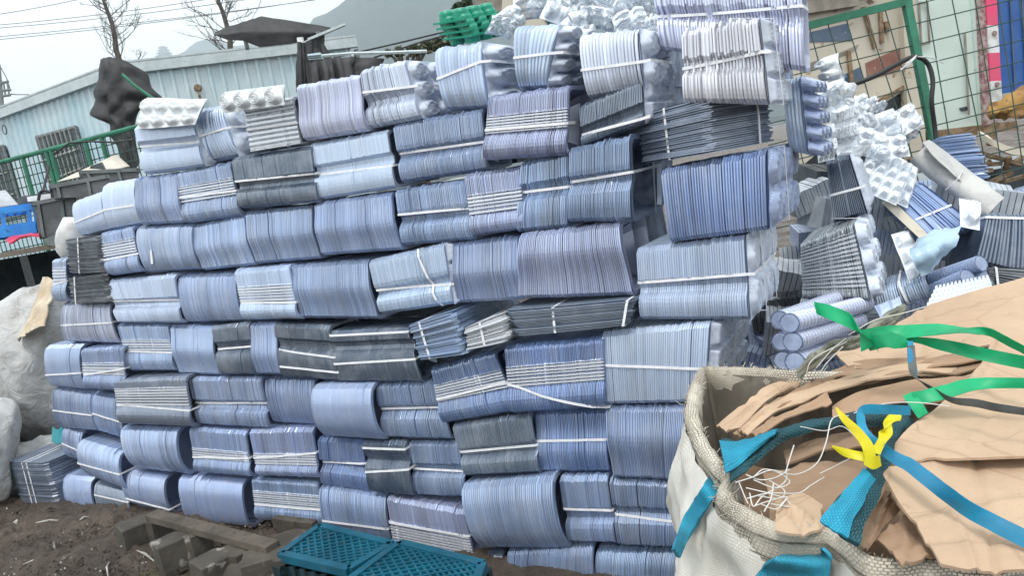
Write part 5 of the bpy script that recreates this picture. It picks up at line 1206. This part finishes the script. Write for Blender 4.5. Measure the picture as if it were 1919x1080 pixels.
band('lifting_loop', [(1540, 976, 1.07), (1560, 950, 1.09), (1590, 915, 1.12), (1622, 880, 1.16), (1645, 850, 1.2), (1670, 800, 1.28), (1690, 775, 1.34)],
     [(1612, 1022, 1.03), (1620, 985, 1.06), (1640, 950, 1.1), (1652, 915, 1.14), (1662, 880, 1.18), (1690, 830, 1.27), (1715, 790, 1.33)], 'strap_dark', bag, .008, .014, 7, .004, 5)
band('lifting_loop', [(1536, 976, 1.055), (1557, 950, 1.075), (1587, 915, 1.105), (1620, 880, 1.145)],
     [(1588, 1010, 1.025), (1598, 975, 1.05), (1618, 940, 1.085), (1638, 900, 1.13)], 'strap_weave', bag, .004, .014, 7, .004, 6)
from mathutils.bvhtree import BVHTree
_bv = BVHTree.FromPolygons([v.co.copy() for v in body_o.data.vertices], [tuple(p.vertices) for p in body_o.data.polygons])
def on_bag(px, py):
    r = ray(px, py); h_ = _bv.ray_cast(Vector(CAMP), Vector(nrm(r)))
    if h_[0] is None: return None
    return float(np.dot(np.array(h_[0])-CAMP, _F))
def skin_band(name, L_, R_, lift):
    def dd(a, c):
        h1 = on_bag(*a); h2 = on_bag(*c); return (h1 if h1 else (h2 if h2 else 1.3))-lift
    mids = [((a[0]+b[0])/2, (a[1]+b[1])/2) for a, b in zip(L_, R_)]
    La = [(*a, min(dd(a, c), dd(c, c)+.03)) for a, c in zip(L_, mids)]; Ra = [(*b, min(dd(b, c), dd(c, c)+.03)) for b, c in zip(R_, mids)]
    return band(name, La, Ra, 'strap_weave', bag, .005, .001, 6, .003, 12)
try:
    skin_band('webbing', [(1345, 872), (1325, 900), (1300, 940), (1275, 985), (1262, 1030)], [(1372, 895), (1345, 925), (1318, 960), (1295, 1000), (1276, 1046)], .03)
    skin_band('webbing', [(1488, 1014), (1460, 1040), (1425, 1070), (1405, 1100)], [(1540, 1030), (1556, 1052), (1552, 1085), (1540, 1110)], .03)
except Exception as ex: print('skin', ex)

# cardboard inside
def card(name, label, rows, mat='cardboard', th=.005, wr=.008, seed=0, parent=None, wsc=6, sub=9, fine=.0005):
    th = min(th, .0045); big = len(rows) > 2; wr = wr*(.45 if big else .9)
    RR_ = random.Random(seed); fl_ = [(RR_.random(), 0, RR_.random(), 1, RR_.choice([-1, 1])*.007) for _ in range(2)]+[(0, RR_.random(), 1, RR_.random(), RR_.choice([-1, 1])*.006) for _ in range(2)]
    o = sheet(name, [[P(*p) for p in r] for r in rows], M[mat], parent, th, sub, wr, wsc, seed, fine, torn=.0025 if big else .006, folds=fl_)
    return tag(o, label, 'cardboard', 'flattened cardboard boxes in the bulk bag')
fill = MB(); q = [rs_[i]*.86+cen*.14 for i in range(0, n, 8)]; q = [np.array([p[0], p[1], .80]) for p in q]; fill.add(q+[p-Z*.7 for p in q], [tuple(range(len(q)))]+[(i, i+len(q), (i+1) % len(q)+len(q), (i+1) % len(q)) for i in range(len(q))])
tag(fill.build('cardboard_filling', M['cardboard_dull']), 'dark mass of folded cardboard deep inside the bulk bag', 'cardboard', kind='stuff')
card('cardboard_sheet', 'broad peach cardboard sheet along the top of the bag load', [[(1560, 660, 1.92), (1692, 601, 1.98), (1734, 574, 2.0), (1837, 544, 2.0), (1990, 500, 2.0)], [(1572, 672, 1.85), (1690, 638, 1.85), (1750, 615, 1.85), (1845, 595, 1.83), (1990, 570, 1.8)], [(1590, 690, 1.76), (1684, 682, 1.74), (1753, 672, 1.70), (1858, 648, 1.66), (1990, 640, 1.62)]], seed=1)
card('cardboard_sheet', 'brown cardboard layer with torn edge just under the broad sheet', [[(1475, 730, 1.80), (1530, 705, 1.80), (1590, 680, 1.78), (1700, 672, 1.74), (1850, 650, 1.68)], [(1480, 742, 1.76), (1535, 722, 1.76), (1595, 700, 1.74), (1700, 690, 1.70), (1850, 668, 1.66)]], 'cardboard_brown', .012, .010, 4)
card('cardboard_sheet', 'light cardboard strip showing between dark gaps in the bag', [[(1385, 812, 1.52), (1440, 760, 1.58), (1520, 722, 1.64), (1650, 690, 1.66), (1842, 668, 1.62)], [(1400, 822, 1.50), (1455, 775, 1.55), (1530, 742, 1.60), (1640, 712, 1.60), (1842, 694, 1.56)]], 'cardboard', .008, .010, 7)
card('cardboard_sheet', 'peach cardboard flap slanting up from the bag corner, outermost', [[(1342, 800, 1.60), (1395, 755, 1.66), (1437, 724, 1.71), (1497, 704, 1.78)], [(1362, 806, 1.56), (1408, 768, 1.62), (1445, 740, 1.66), (1500, 712, 1.74)], [(1388, 802, 1.56), (1425, 764, 1.62), (1462, 735, 1.66), (1505, 714, 1.73)]], 'cardboard', .006, .004, 9)
card('cardboard_sheet', 'creased brown cardboard flap, second from the bag corner', [[(1372, 815, 1.55), (1415, 782, 1.58), (1452, 750, 1.62), (1530, 714, 1.70)], [(1392, 820, 1.52), (1432, 790, 1.55), (1472, 758, 1.58), (1550, 722, 1.66)]], 'cardboard_brown', .012, .008, 13)
card('cardboard_sheet', 'large peach cardboard sheet at the right edge above the blue ribbon', [[(1858, 640, 1.60), (1900, 632, 1.62), (1990, 620, 1.6)], [(1831, 692, 1.50), (1890, 690, 1.50), (1990, 690, 1.48)], [(1770, 752, 1.38), (1870, 760, 1.38), (1990, 760, 1.36)], [(1700, 806, 1.28), (1830, 812, 1.28), (1990, 815, 1.26)], [(1648, 872, 1.20), (1770, 862, 1.20), (1990, 852, 1.18)]], 'cardboard', .008, .007, 17, wsc=5)
card('cardboard_sheet', 'large creased cardboard sheet at the lower right under the blue ribbon', [[(1640, 878, 1.18), (1770, 868, 1.22), (1850, 862, 1.24), (1990, 855, 1.24)], [(1692, 952, 1.10), (1790, 940, 1.12), (1860, 930, 1.12), (1990, 925, 1.12)], [(1734, 1010, 1.04), (1810, 1000, 1.04), (1870, 995, 1.04), (1990, 990, 1.04)], [(1762, 1060, .98), (1830, 1070, .97), (1880, 1070, .96), (1990, 1070, .95)]], 'cardboard', .008, .010, 19, wsc=8)
card('cardboard_sheet', 'shaded brown cardboard deep in the bag mouth behind the blue loop', [[(1430, 890, 1.42), (1520, 868, 1.42), (1600, 862, 1.40), (1665, 880, 1.36)], [(1440, 935, 1.33), (1520, 920, 1.33), (1600, 920, 1.30), (1680, 945, 1.26)], [(1440, 1000, 1.22), (1520, 1000, 1.2), (1600, 1010, 1.16), (1700, 1020, 1.12)]], 'cardboard_brown', .006, .012, 23)  # browner sheet: shade of the bag mouth put into its colour
card('cardboard_sheet', 'small tan cardboard piece against the front rim of the bag', [[(1452, 945, 1.26), (1500, 925, 1.27), (1545, 945, 1.24)], [(1450, 995, 1.17), (1500, 1000, 1.16), (1550, 990, 1.16)]], 'cardboard', .006, .006, 25)
card('cardboard_sheet', 'narrow cardboard slip right of the blue loop', [[(1660, 918, 1.22), (1690, 955, 1.19)], [(1598, 1010, 1.10), (1625, 1035, 1.08)]], 'cardboard_brown', .006, .004, 27)
card('cardboard_sheet', 'dull cardboard corner near the front rim of the bag', [[(1700, 960, 1.16), (1760, 1045, 1.04)], [(1640, 1010, 1.12), (1690, 1062, 1.02)]], 'cardboard_dull', .006, .005, 29)
card('cardboard_sheet', 'tan cardboard strip under the blue lifting loop', [[(1465, 850, 1.46), (1540, 822, 1.46), (1640, 812, 1.44)], [(1470, 872, 1.42), (1545, 846, 1.42), (1640, 838, 1.40)]], 'cardboard_brown', .006, .008, 31)
# thin torn layers showing at the edges of the load
lay = ['thin torn cardboard layer under the broad sheet, uppermost', 'thin torn cardboard layer under the broad sheet, middle', 'thin torn cardboard layer under the broad sheet, lowest', 'dark cardboard layer inside the gap under the green tape', 'frayed cardboard layer beside the outermost flap', 'frayed cardboard layer below the outermost flap']
for k in range(3):
    o_ = 9*k; card('cardboard_sheet', lay[k], [[(1480+8*k, 736+o_, 1.74-.02*k), (1560, 706+o_, 1.72-.02*k), (1680, 682+o_, 1.68-.02*k), (1850, 656+o_, 1.62-.02*k)], [(1490+6*k, 744+o_, 1.71-.02*k), (1565, 718+o_, 1.68-.02*k), (1680, 694+o_, 1.64-.02*k), (1850, 668+o_, 1.58-.02*k)]], ['cardboard_brown', 'cardboard_dull', 'cardboard_brown'][k], .0035, .012, 40+k)
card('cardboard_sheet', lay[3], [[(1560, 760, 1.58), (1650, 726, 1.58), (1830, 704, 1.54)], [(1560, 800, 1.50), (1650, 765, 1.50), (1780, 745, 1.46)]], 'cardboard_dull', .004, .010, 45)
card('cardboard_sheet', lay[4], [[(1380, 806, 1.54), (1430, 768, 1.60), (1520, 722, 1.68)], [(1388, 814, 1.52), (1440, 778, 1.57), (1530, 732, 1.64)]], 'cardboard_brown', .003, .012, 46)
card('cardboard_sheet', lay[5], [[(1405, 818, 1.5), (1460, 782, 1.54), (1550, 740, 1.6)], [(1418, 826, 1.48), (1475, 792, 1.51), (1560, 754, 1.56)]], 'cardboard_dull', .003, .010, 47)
# ribbons
def gloss(name, c, c2, tr=.3):
    m, t, o = new_mat(name); b = t.nodes.new("ShaderNodeBsdfPrincipled"); t.links.new(mixc(t, ramp(t, noise_t(t, 14, 4), 0, 1), c, c2), b.inputs['Base Color']); b.inputs['Roughness'].default_value = .42
    x = t.nodes.new("ShaderNodeBsdfTranslucent"); x.inputs[0].default_value = (*c, 1); s = t.nodes.new("ShaderNodeMixShader"); s.inputs[0].default_value = tr
    t.links.new(b.outputs[0], s.inputs[1]); t.links.new(x.outputs[0], s.inputs[2]); t.links.new(s.outputs[0], o.inputs[0])
gloss('ribbon_green', (.005, .48, .20), (.005, .36, .15)); gloss('ribbon_blue', (.01, .27, .46), (.012, .20, .36), .15); gloss('ribbon_yellow', (.80, .74, .02), (.72, .62, .01)); gloss('ribbon_black', (.05, .055, .055), (.09, .10, .10), .05)
def rib(root, segs, mat, name='ribbon'):
    """segs: (cx,cy,d,half-width px,angle deg of width direction)"""
    L_ = [P(x-w_*math.cos(math.radians(a)), y-w_*math.sin(math.radians(a)), d+k) for x, y, d, w_, a, k in segs]; R_ = [P(x+w_*math.cos(math.radians(a)), y+w_*math.sin(math.radians(a)), d-k) for x, y, d, w_, a, k in segs]
    return sheet(name, [[a, (a+b)/2-nrm(a-CAMP)*.0005, b] for a, b in zip(L_, R_)], M[mat], root, .0008, 7, .0020, 22, len(segs))
t = thing('green_ribbon', 'bright green plastic tape knotted above the cardboard', 'tape', P(1640, 630, 1.5))
rib(t, [(1528, 577, 1.62, 12, 75, 0), (1560, 588, 1.58, 15, 80, .01), (1600, 606, 1.54, 16, 75, 0), (1622, 630, 1.5, 14, 40, -.01), (1640, 650, 1.48, 12, 60, 0)], 'ribbon_green')
rib(t, [(1612, 640, 1.5, 20, 85, 0), (1650, 628, 1.48, 16, 88, 0), (1700, 622, 1.46, 13, 90, .01), (1760, 618, 1.42, 10, 92, .02), (1810, 620, 1.38, 6, 95, .02), (1850, 622, 1.34, 9, 70, 0), (1885, 638, 1.3, 12, 65, 0), (1960, 680, 1.24, 13, 65, 0)], 'ribbon_green')
rib(t, [(1640, 640, 1.49, 16, 88, 0), (1700, 636, 1.46, 5, 85, 0), (1760, 646, 1.42, 11, 82, 0), (1830, 662, 1.38, 13, 80, .01), (1900, 676, 1.33, 13, 82, 0), (1980, 690, 1.28, 13, 82, 0)], 'ribbon_green')
rib(t, [(1625, 650, 1.5, 10, 60, 0), (1650, 636, 1.47, 18, 60, .01), (1680, 640, 1.45, 14, 100, 0), (1705, 646, 1.44, 5, 90, 0)], 'ribbon_green')
t = thing('green_ribbon', 'second green tape crossing the right cardboard sheet below the first', 'tape', P(1715, 755, 1.3))
rib(t, [(1702, 738, 1.33, 11, 160, 0), (1716, 758, 1.31, 12, 155, 0), (1730, 780, 1.30, 11, 150, 0)], 'ribbon_green')
rib(t, [(1712, 748, 1.32, 12, 80, 0), (1760, 738, 1.31, 13, 85, .01), (1820, 722, 1.30, 12, 85, .01), (1880, 718, 1.28, 10, 90, 0), (1980, 720, 1.25, 10, 90, 0)], 'ribbon_green')
t = thing('blue_ribbon', 'long blue plastic tape running across the cardboard to the lower right', 'tape', P(1700, 860, 1.15))
rib(t, [(1706, 770, 1.27, 9, 90, 0), (1660, 768, 1.24, 9, 90, 0), (1622, 768, 1.22, 9, 80, 0), (1613, 778, 1.21, 8, 20, .0), (1618, 805, 1.19, 8, -10, 0), (1645, 835, 1.16, 10, -30, .01), (1680, 860, 1.13, 12, -50, 0), (1704, 872, 1.11, 13, -50, 0), (1740, 900, 1.08, 14, -50, 0), (1800, 945, 1.04, 15, -55, .01), (1860, 980, 1.01, 16, -58, 0), (1960, 1030, .97, 17, -60, 0)], 'ribbon_blue')
t = thing('yellow_tape', 'yellow plastic tie with two pointed tails round the blue loop', 'tape', P(1640, 860, 1.13))
rib(t, [(1567, 764, 1.16, 2, 10, 0), (1582, 785, 1.15, 7, -20, 0), (1605, 808, 1.14, 9, -30, 0), (1625, 835, 1.13, 11, -10, 0), (1632, 862, 1.125, 11, 10, 0)], 'ribbon_yellow')
rib(t, [(1560, 837, 1.16, 2, 80, 0), (1582, 848, 1.15, 8, 85, 0), (1612, 856, 1.14, 9, 80, .005), (1640, 860, 1.13, 12, 80, 0)], 'ribbon_yellow')
rib(t, [(1622, 858, 1.125, 13, 100, 0), (1636, 868, 1.115, 12, 90, 0), (1650, 864, 1.12, 10, 80, 0)], 'ribbon_yellow')
rib(t, [(1640, 850, 1.13, 10, 20, 0), (1652, 828, 1.15, 8, 30, 0), (1660, 812, 1.175, 13, 10, .01), (1664, 800, 1.18, 9, -30, -.01), (1670, 790, 1.20, 15, -10, .01), (1676, 784, 1.21, 12, 30, 0), (1684, 779, 1.22, 5, 0, 0)], 'ribbon_yellow', 'ribbon')
t = thing('black_tape', 'dark tape hanging from the green knot and trailing right', 'tape', P(1710, 700, 1.4))
rib(t, [(1706, 640, 1.43, 5, 0, 0), (1708, 670, 1.40, 7, 0, 0), (1712, 700, 1.37, 8, 10, 0)], 'ribbon_blue'); 
rib(t, [(1707, 648, 1.42, 7, 0, 0), (1709, 675, 1.395, 8, 5, .004), (1714, 704, 1.36, 8, 30, 0), (1745, 728, 1.33, 7, 60, 0), (1785, 750, 1.28, 7, 70, 0), (1830, 756, 1.25, 8, 80, 0), (1880, 766, 1.22, 8, 80, 0), (1980, 780, 1.18, 7, 85, 0)], 'ribbon_black')
# old rope and white strings
simple('old_rope', (.13, .14, .11), .9, (.25, .25, .20), 25, (.04, .05, .04), 60, bumpn=(120, .8, .004))
m = MB(); R = random.Random(8)
ctrl = [(1500, 700, 1.68), (1528, 672, 1.66), (1560, 650, 1.64), (1605, 640, 1.6), (1640, 618, 1.62), (1668, 598, 1.66), (1688, 582, 1.7)]
for k in range(9):
    pts = spline([P(x+R.uniform(-6, 6), y+R.uniform(-8, 8), d+R.uniform(-.01, .01)) for x, y, d in ctrl], 5); m.tube(pts, .006+R.random()*.003, 6)
tag(m.build('old_rope', M['old_rope']), 'bundle of old dark rope beside the green tape knot', 'rope')
simple('white_string', (.62, .62, .60), .5)
def strings(name, label, lines, r=.0016):
    m = MB()
    for l in lines: m.tube(spline([P(*p) for p in l], 5), r*.72, 5)
    tag(m.build(name, M['white_string']), label, 'string')
strings('white_string', 'tangle of white strapping strings at the bag mouth', [
    [(1378, 905, 1.27), (1410, 895, 1.26), (1445, 882, 1.25), (1490, 890, 1.26), (1530, 870, 1.28), (1548, 830, 1.30), (1560, 785, 1.34), (1590, 780, 1.36)],
    [(1385, 905, 1.26), (1395, 930, 1.25), (1402, 945, 1.24)], [(1398, 915, 1.25), (1440, 925, 1.24), (1470, 935, 1.24), (1480, 950, 1.23), (1445, 945, 1.23)],
    [(1412, 900, 1.26), (1452, 915, 1.25), (1480, 905, 1.26), (1462, 888, 1.27), (1432, 880, 1.27), (1412, 895, 1.26)], [(1400, 935, 1.24), (1440, 925, 1.24), (1495, 925, 1.25), (1520, 910, 1.26), (1545, 895, 1.27)],
    [(1472, 888, 1.26), (1480, 860, 1.27), (1488, 835, 1.28)], [(1412, 950, 1.22), (1440, 940, 1.23), (1475, 932, 1.24), (1462, 948, 1.23)], [(1432, 960, 1.21), (1445, 935, 1.23), (1450, 905, 1.25)],
    [(1405, 925, 1.25), (1412, 950, 1.22), (1430, 930, 1.24), (1470, 905, 1.26), (1475, 880, 1.27)], [(1440, 900, 1.26), (1470, 920, 1.25), (1460, 935, 1.24), (1420, 930, 1.24)],
    [(1398, 890, 1.27), (1425, 900, 1.26), (1455, 895, 1.26), (1480, 880, 1.27)], [(1425, 945, 1.22), (1455, 955, 1.22), (1475, 935, 1.23)]], .0015)
strings('white_string', 'thin white strings lying across the blue lifting loop', [[(1500, 800, 1.39), (1545, 808, 1.39), (1580, 800, 1.38), (1622, 840, 1.18)], [(1537, 888, 1.26), (1570, 872, 1.24), (1600, 856, 1.2)], [(1600, 775, 1.3), (1660, 757, 1.3), (1720, 755, 1.29), (1780, 762, 1.25)]], .0013)
strings('white_string', 'loose white strings curling over the old rope', [[(1510, 712, 1.63), (1518, 680, 1.62), (1545, 660, 1.62), (1590, 640, 1.6)], [(1530, 690, 1.62), (1560, 655, 1.6), (1585, 635, 1.58)], [(1540, 695, 1.61), (1550, 680, 1.6), (1580, 650, 1.58)], [(1590, 628, 1.56), (1640, 600, 1.58), (1690, 588, 1.6), (1735, 575, 1.64)]], .0016)
# ---------------------------------------------------------------- ground: one sheet, fine near the camera, reaching to the horizon
m_, t_, o_ = new_mat('mud'); b_ = t_.nodes.new("ShaderNodeBsdfPrincipled")
c_ = mixc(t_, ramp(t_, noise_t(t_, 1.6, 6, .6), 0, 1, .4, .62), (.092, .070, .055), (.15, .118, .093))
c_ = mixc(t_, ramp(t_, noise_t(t_, 22, 8, .7), 0, .8, .52, .68), c_, (.028, .023, .02))
c_ = mixc(t_, ramp(t_, noise_t(t_, 60, 4, .7), 0, .8, .66, .72), c_, (.2, .18, .16))
t_.links.new(c_, b_.inputs['Base Color']); t_.links.new(ramp(t_, noise_t(t_, 2.4, 5), .35, .85, .4, .6), b_.inputs['Roughness'])
t_.links.new(bump(t_, noise_t(t_, 30, 8, .75), 1., .035), b_.inputs['Normal']); t_.links.new(b_.outputs[0], o_.inputs[0])
def axis_pts(c, half, st, far):
    a = list(np.arange(c-half, c+half+1e-6, st)); s = st; lo = a[0]; hi = a[-1]; L_, H_2 = [], []
    while hi < far: s *= 1.5; hi += s; H_2.append(hi)
    s = st
    while lo > -far: s *= 1.5; lo -= s; L_.append(lo)
    return np.array(L_[::-1]+a+H_2)
X = axis_pts(-2.1, 1.5, .0125, 2500); Y = axis_pts(4.1, 1.2, .0125, 2500)
PUD = [(on_z(345, 1050), .26, .10), (on_z(470, 1040), .22, .07), (on_z(150, 1010), .2, .05), (on_z(440, 985), .3, .06)]
vs = []
for y in Y:
    for x in X:
        z = 0.
        if -4.2 < x < .4 and 2.6 < y < 5.6:
            z = .035*mnoise.fractal(Vector((x*2.2, y*2.2, 0)), 1., 2., 3)+.020*(1-2*abs(mnoise.noise(Vector((x*8, y*8, 3)))))+.012*mnoise.noise(Vector((x*22, y*22, 1)))
            z += .010*mnoise.noise(Vector((x*45, y*45, 5)))+.022*max(0, mnoise.noise(Vector((x*14, y*14, 7))))
            for c, rx, ry in PUD:
                dd_ = ((x-c[0])/rx)**2+((y-c[1])/(ry*1.6))**2
                if dd_ < 4: z -= .045*math.exp(-dd_)
        vs.append((x, y, z))
nx = len(X); Fc = [(j*nx+i, j*nx+i+1, (j+1)*nx+i+1, (j+1)*nx+i) for j in range(len(Y)-1) for i in range(nx-1)]
tag(mesh_obj('ground', vs, Fc, M['mud'], None, True), kind='structure')
simple('puddle', (.09, .085, .05), .06, (.07, .065, .05), 3)
for c, rx, ry in PUD[:2]:
    m = MB(); m.add([(c[0]+rx*1.3*math.cos(a), c[1]+ry*2.2*math.sin(a), -.028) for a in np.linspace(0, 2*math.pi, 25)[:-1]], [tuple(range(24))]); tag(m.build('puddle', M['puddle']), kind='structure')

# concrete paving blocks (zig-zag outline)
simple('paver', (.055, .048, .042), .8, (.09, .08, .065), 9, (.36, .34, .31), 7, bumpn=(45, .7, .006), p3=(.60, .68))
def paver(c, rot, tilt, label, ln=.24, wd=.14, h=.13, muck=True):
    root = thing('paving_block', label, 'block', c, 'concrete paving blocks beside the pile')
    L2, W2, k = ln/2, wd/2, .035
    out = [(-L2, -W2), (0, -W2+0), (0+.02, -W2-k), (L2, -W2-k), (L2, W2-k), (.02, W2-k), (0, W2), (-L2, W2)]
    m = MB(); n = len(out); b = .006
    M3 = Matrix.Rotation(rot, 3, 'Z') @ Matrix.Rotation(tilt, 3, 'X')
    def T(x, y, z): return np.array(c)+np.array(M3 @ Vector((x, y, z)))
    vs = [T(x, y, 0) for x, y in out]+[T(x, y, h-b) for x, y in out]+[T(x*(1-b/L2), y*(1-b/W2), h) for x, y in out]
    m.add(vs, [tuple(range(n))[::-1], tuple(range(2*n, 3*n))]+[(i, (i+1) % n, n+(i+1) % n, n+i) for i in range(n)]+[(n+i, n+(i+1) % n, 2*n+(i+1) % n, 2*n+i) for i in range(n)])
    m.build('block', M['paver'], root); return root
def gz(px, py, z): p = on_z(px, py, z); return (p[0], p[1], 0)
for px, py, z, rot, ti, sc, lb in ((262, 972, .13, .75, .05, .9, 'mossy paving block half under the left end of the plank'),
                       (335, 1003, .14, .72, -.04, .95, 'paving block with white crust, in front of the plank'),
                       (412, 1035, .14, .80, .03, .95, 'dark grey stepped paving block in the mud'),
                       (508, 1033, .15, .25, 0, 1., 'brown paving block next to the teal pallet'),
                       (560, 1000, .06, .3, 0, 1., 'paving block under the plank end behind the teal pallet')):
    p = gz(px, py, z); paver((p[0], p[1], -.02), rot, ti, lb, .25*sc, .15*sc, z+.02)
r_ = lump('rock', 'rough pale broken stone in front of the brown block', np.array(gz(455, 1063, .05))+np.array([0, -.03, .03]), (.09, .08, .08), 31, 'paver', .3, 'stone', .3, 2.2, 28, 18, .012)
r_ = lump('clod', 'muddy lump beside the pale stone', np.array(gz(505, 1078, .04))+np.array([0, -.05, .02]), (.10, .08, .06), 36, 'mud', .3, 'stone', .3, 2.0, 28, 18, .015)
# plank
t = thing('plank', 'weathered timber plank wedged under the bottom bundles', 'plank', on_z(300, 975, .17))
a = on_z(272, 962, .19); b = on_z(498, 1022, .19); d = nrm(b-a); s = nrm(np.cross(Z, d)); s = s if s[1] > 0 else -s
m = MB(); m.box((a+b)/2+s*.03-Z*.03, (b-a)/2, s*.036, Z*.017); m.build('board', M['old_wood'], t)
t = thing('timber_block', 'dark timber bearer under the ribbed bundle', 'timber', on_z(540, 985, .1))
a = on_z(500, 992, .06)+N_IN*.10; b = on_z(575, 1003, .06)+N_IN*.10; m = MB(); m.bar(a, b, .12, .07); m.build('board', M['old_wood'], t)
# teal plastic pallets under the right half of the pile
def pallet(corners, z, hgt, label, nx, ny, green=False):
    c = [on_z(x, y, z) for x, y in corners]      # near-left, near-right, far-right, far-left
    root = thing('plastic_pallet', label, 'pallet', (c[0][0], c[0][1], 0), 'teal plastic pallets under the pile')
    m = MB(); q = [p-Z*.02 for p in c]; m.box8([p-Z*.012 for p in q]+q); m.build('deck', M['teal_shade'], root)
    m = MB()
    for i in range(4): m.bar(c[i], c[(i+1) % 4], .035, .035)
    m.build('rim', M['teal_plastic'], root)
    m = MB()
    for i in range(nx+ny):   # diamond grid
        for sgn in (0, 1):
            s0 = i/nx
            pts = []
            for t_ in (0, 1):
                u = s0-t_*ny/nx; v = t_
                pts.append((u, v))
            (u0, v0), (u1, v1) = pts
            # clip to 0..1
            def clip(u0, v0, u1, v1):
                ts = [0, 1]
                for uu in (0, 1):
                    if (u1-u0) != 0:
                        k = (uu-u0)/(u1-u0)
                        if 0 < k < 1: ts.append(k)
                ts.sort(); best = None
                for a_, b_ in zip(ts[:-1], ts[1:]):
                    mu = u0+(u1-u0)*(a_+b_)/2
                    if 0 <= mu <= 1: best = (a_, b_) if best is None else (best[0], b_)
                return best
            cc = clip(u0, v0, u1, v1)
            if not cc: continue
            def at(k):
                u = u0+(u1-u0)*k; v = v0+(v1-v0)*k
                if sgn: u = 1-u
                return (c[0]*(1-u)+c[1]*u)*(1-v)+(c[3]*(1-u)+c[2]*u)*v+Z*(.004+.002*sgn)
            m.bar(at(cc[0]), at(cc[1]), .009, .012)
    m.build('grid', M['teal_plastic'], root)
    m = MB()
    for A, B in ((c[0], c[1]), (c[1], c[2]), (c[3], c[0])):
        for k in np.linspace(.03, .97, 7):
            p = A*(1-k)+B*k; m.box(p-Z*(hgt/2+.03), nrm(B-A)*.05, nrm(np.cross(B-A, Z))*.02, Z*(hgt/2))
    m.build('leg_block', M['teal_shade'], root)
pallet([(527, 1043), (655, 1072), (735, 1024), (600, 990)], .15, .12, 'teal plastic pallet with grid deck, nearer the paving blocks', 9, 6)
pallet([(655, 1093), (875, 1150), (905, 1062), (750, 1022)], .15, .12, 'teal plastic pallet cut by the bottom edge', 10, 8)
# mud litter
R = random.Random(5); simple('litter_pale', (.5, .5, .46), .6, (.3, .28, .25), 20)
for k in range(26):
    px, py = R.uniform(0, 440), R.uniform(955, 1078); p = on_z(px, py, .012)
    if k < 9:
        m = MB(); a = R.uniform(0, 3.1); l = R.uniform(.02, .09); d = np.array([math.cos(a), math.sin(a), R.uniform(0, .2)])*l
        m.tube([p-d+Z*.01, p+Z*.02+np.array([R.gauss(0, .012), R.gauss(0, .012), .0]), p+d+Z*.01], [.003, .006, .003], 5)
        tag(m.build('twig', M['litter_pale']), 'thin pale twig or shred lying on the mud', 'twig', 'pale shreds on the mud')
    else:
        s_ = R.uniform(.008, .024); vs = [p+Z*(.006+s_*.4)+nrm([R.gauss(0, 1), R.gauss(0, 1), R.gauss(0, 1)])*s_*R.uniform(.7, 1.1) for _ in range(9)]
        import bmesh
        bm = bmesh.new(); [bm.verts.new(v) for v in vs]; bmesh.ops.convex_hull(bm, input=bm.verts); me = bpy.data.meshes.new('pebble'); bm.to_mesh(me); bm.free(); me.materials.append(M['paver'] if k % 2 else M['litter_pale'])
        o = bpy.data.objects.new('pebble', me); COL.objects.link(o); tag(o, 'small pebble or crumb on the mud', 'pebble', 'pebbles on the mud')

# crumbs of mud and grit, uncountable
R = random.Random(99); m = MB()
for k in range(2600):
    px, py = R.uniform(0, 560), R.uniform(940, 1085); p = on_z(px, py, .0)
    if px < 110 and py < 950: continue
    s_ = R.uniform(.002, .009)*(1.6 if R.random() < .08 else 1); p = p+Z*(.02*R.random()+.004)
    a = nrm([R.gauss(0, 1), R.gauss(0, 1), R.gauss(0, 1)])*s_; b = nrm(np.cross(a, [R.gauss(0, 1), R.gauss(0, 1), 1]))*s_*R.uniform(.6, 1); c = nrm(np.cross(a, b))*s_*R.uniform(.5, 1)
    m.add([p+a, p-a, p+b, p-b, p+c, p-c], [(0, 2, 4), (2, 1, 4), (1, 3, 4), (3, 0, 4), (2, 0, 5), (1, 2, 5), (3, 1, 5), (0, 3, 5)], R.choice([0]*14+[1]*5+[2]))
tag(m.build('grit', [M['mud'], M['paver'], M['litter_pale']]), 'crumbs of mud and grit scattered over the ground', 'grit', kind='stuff')
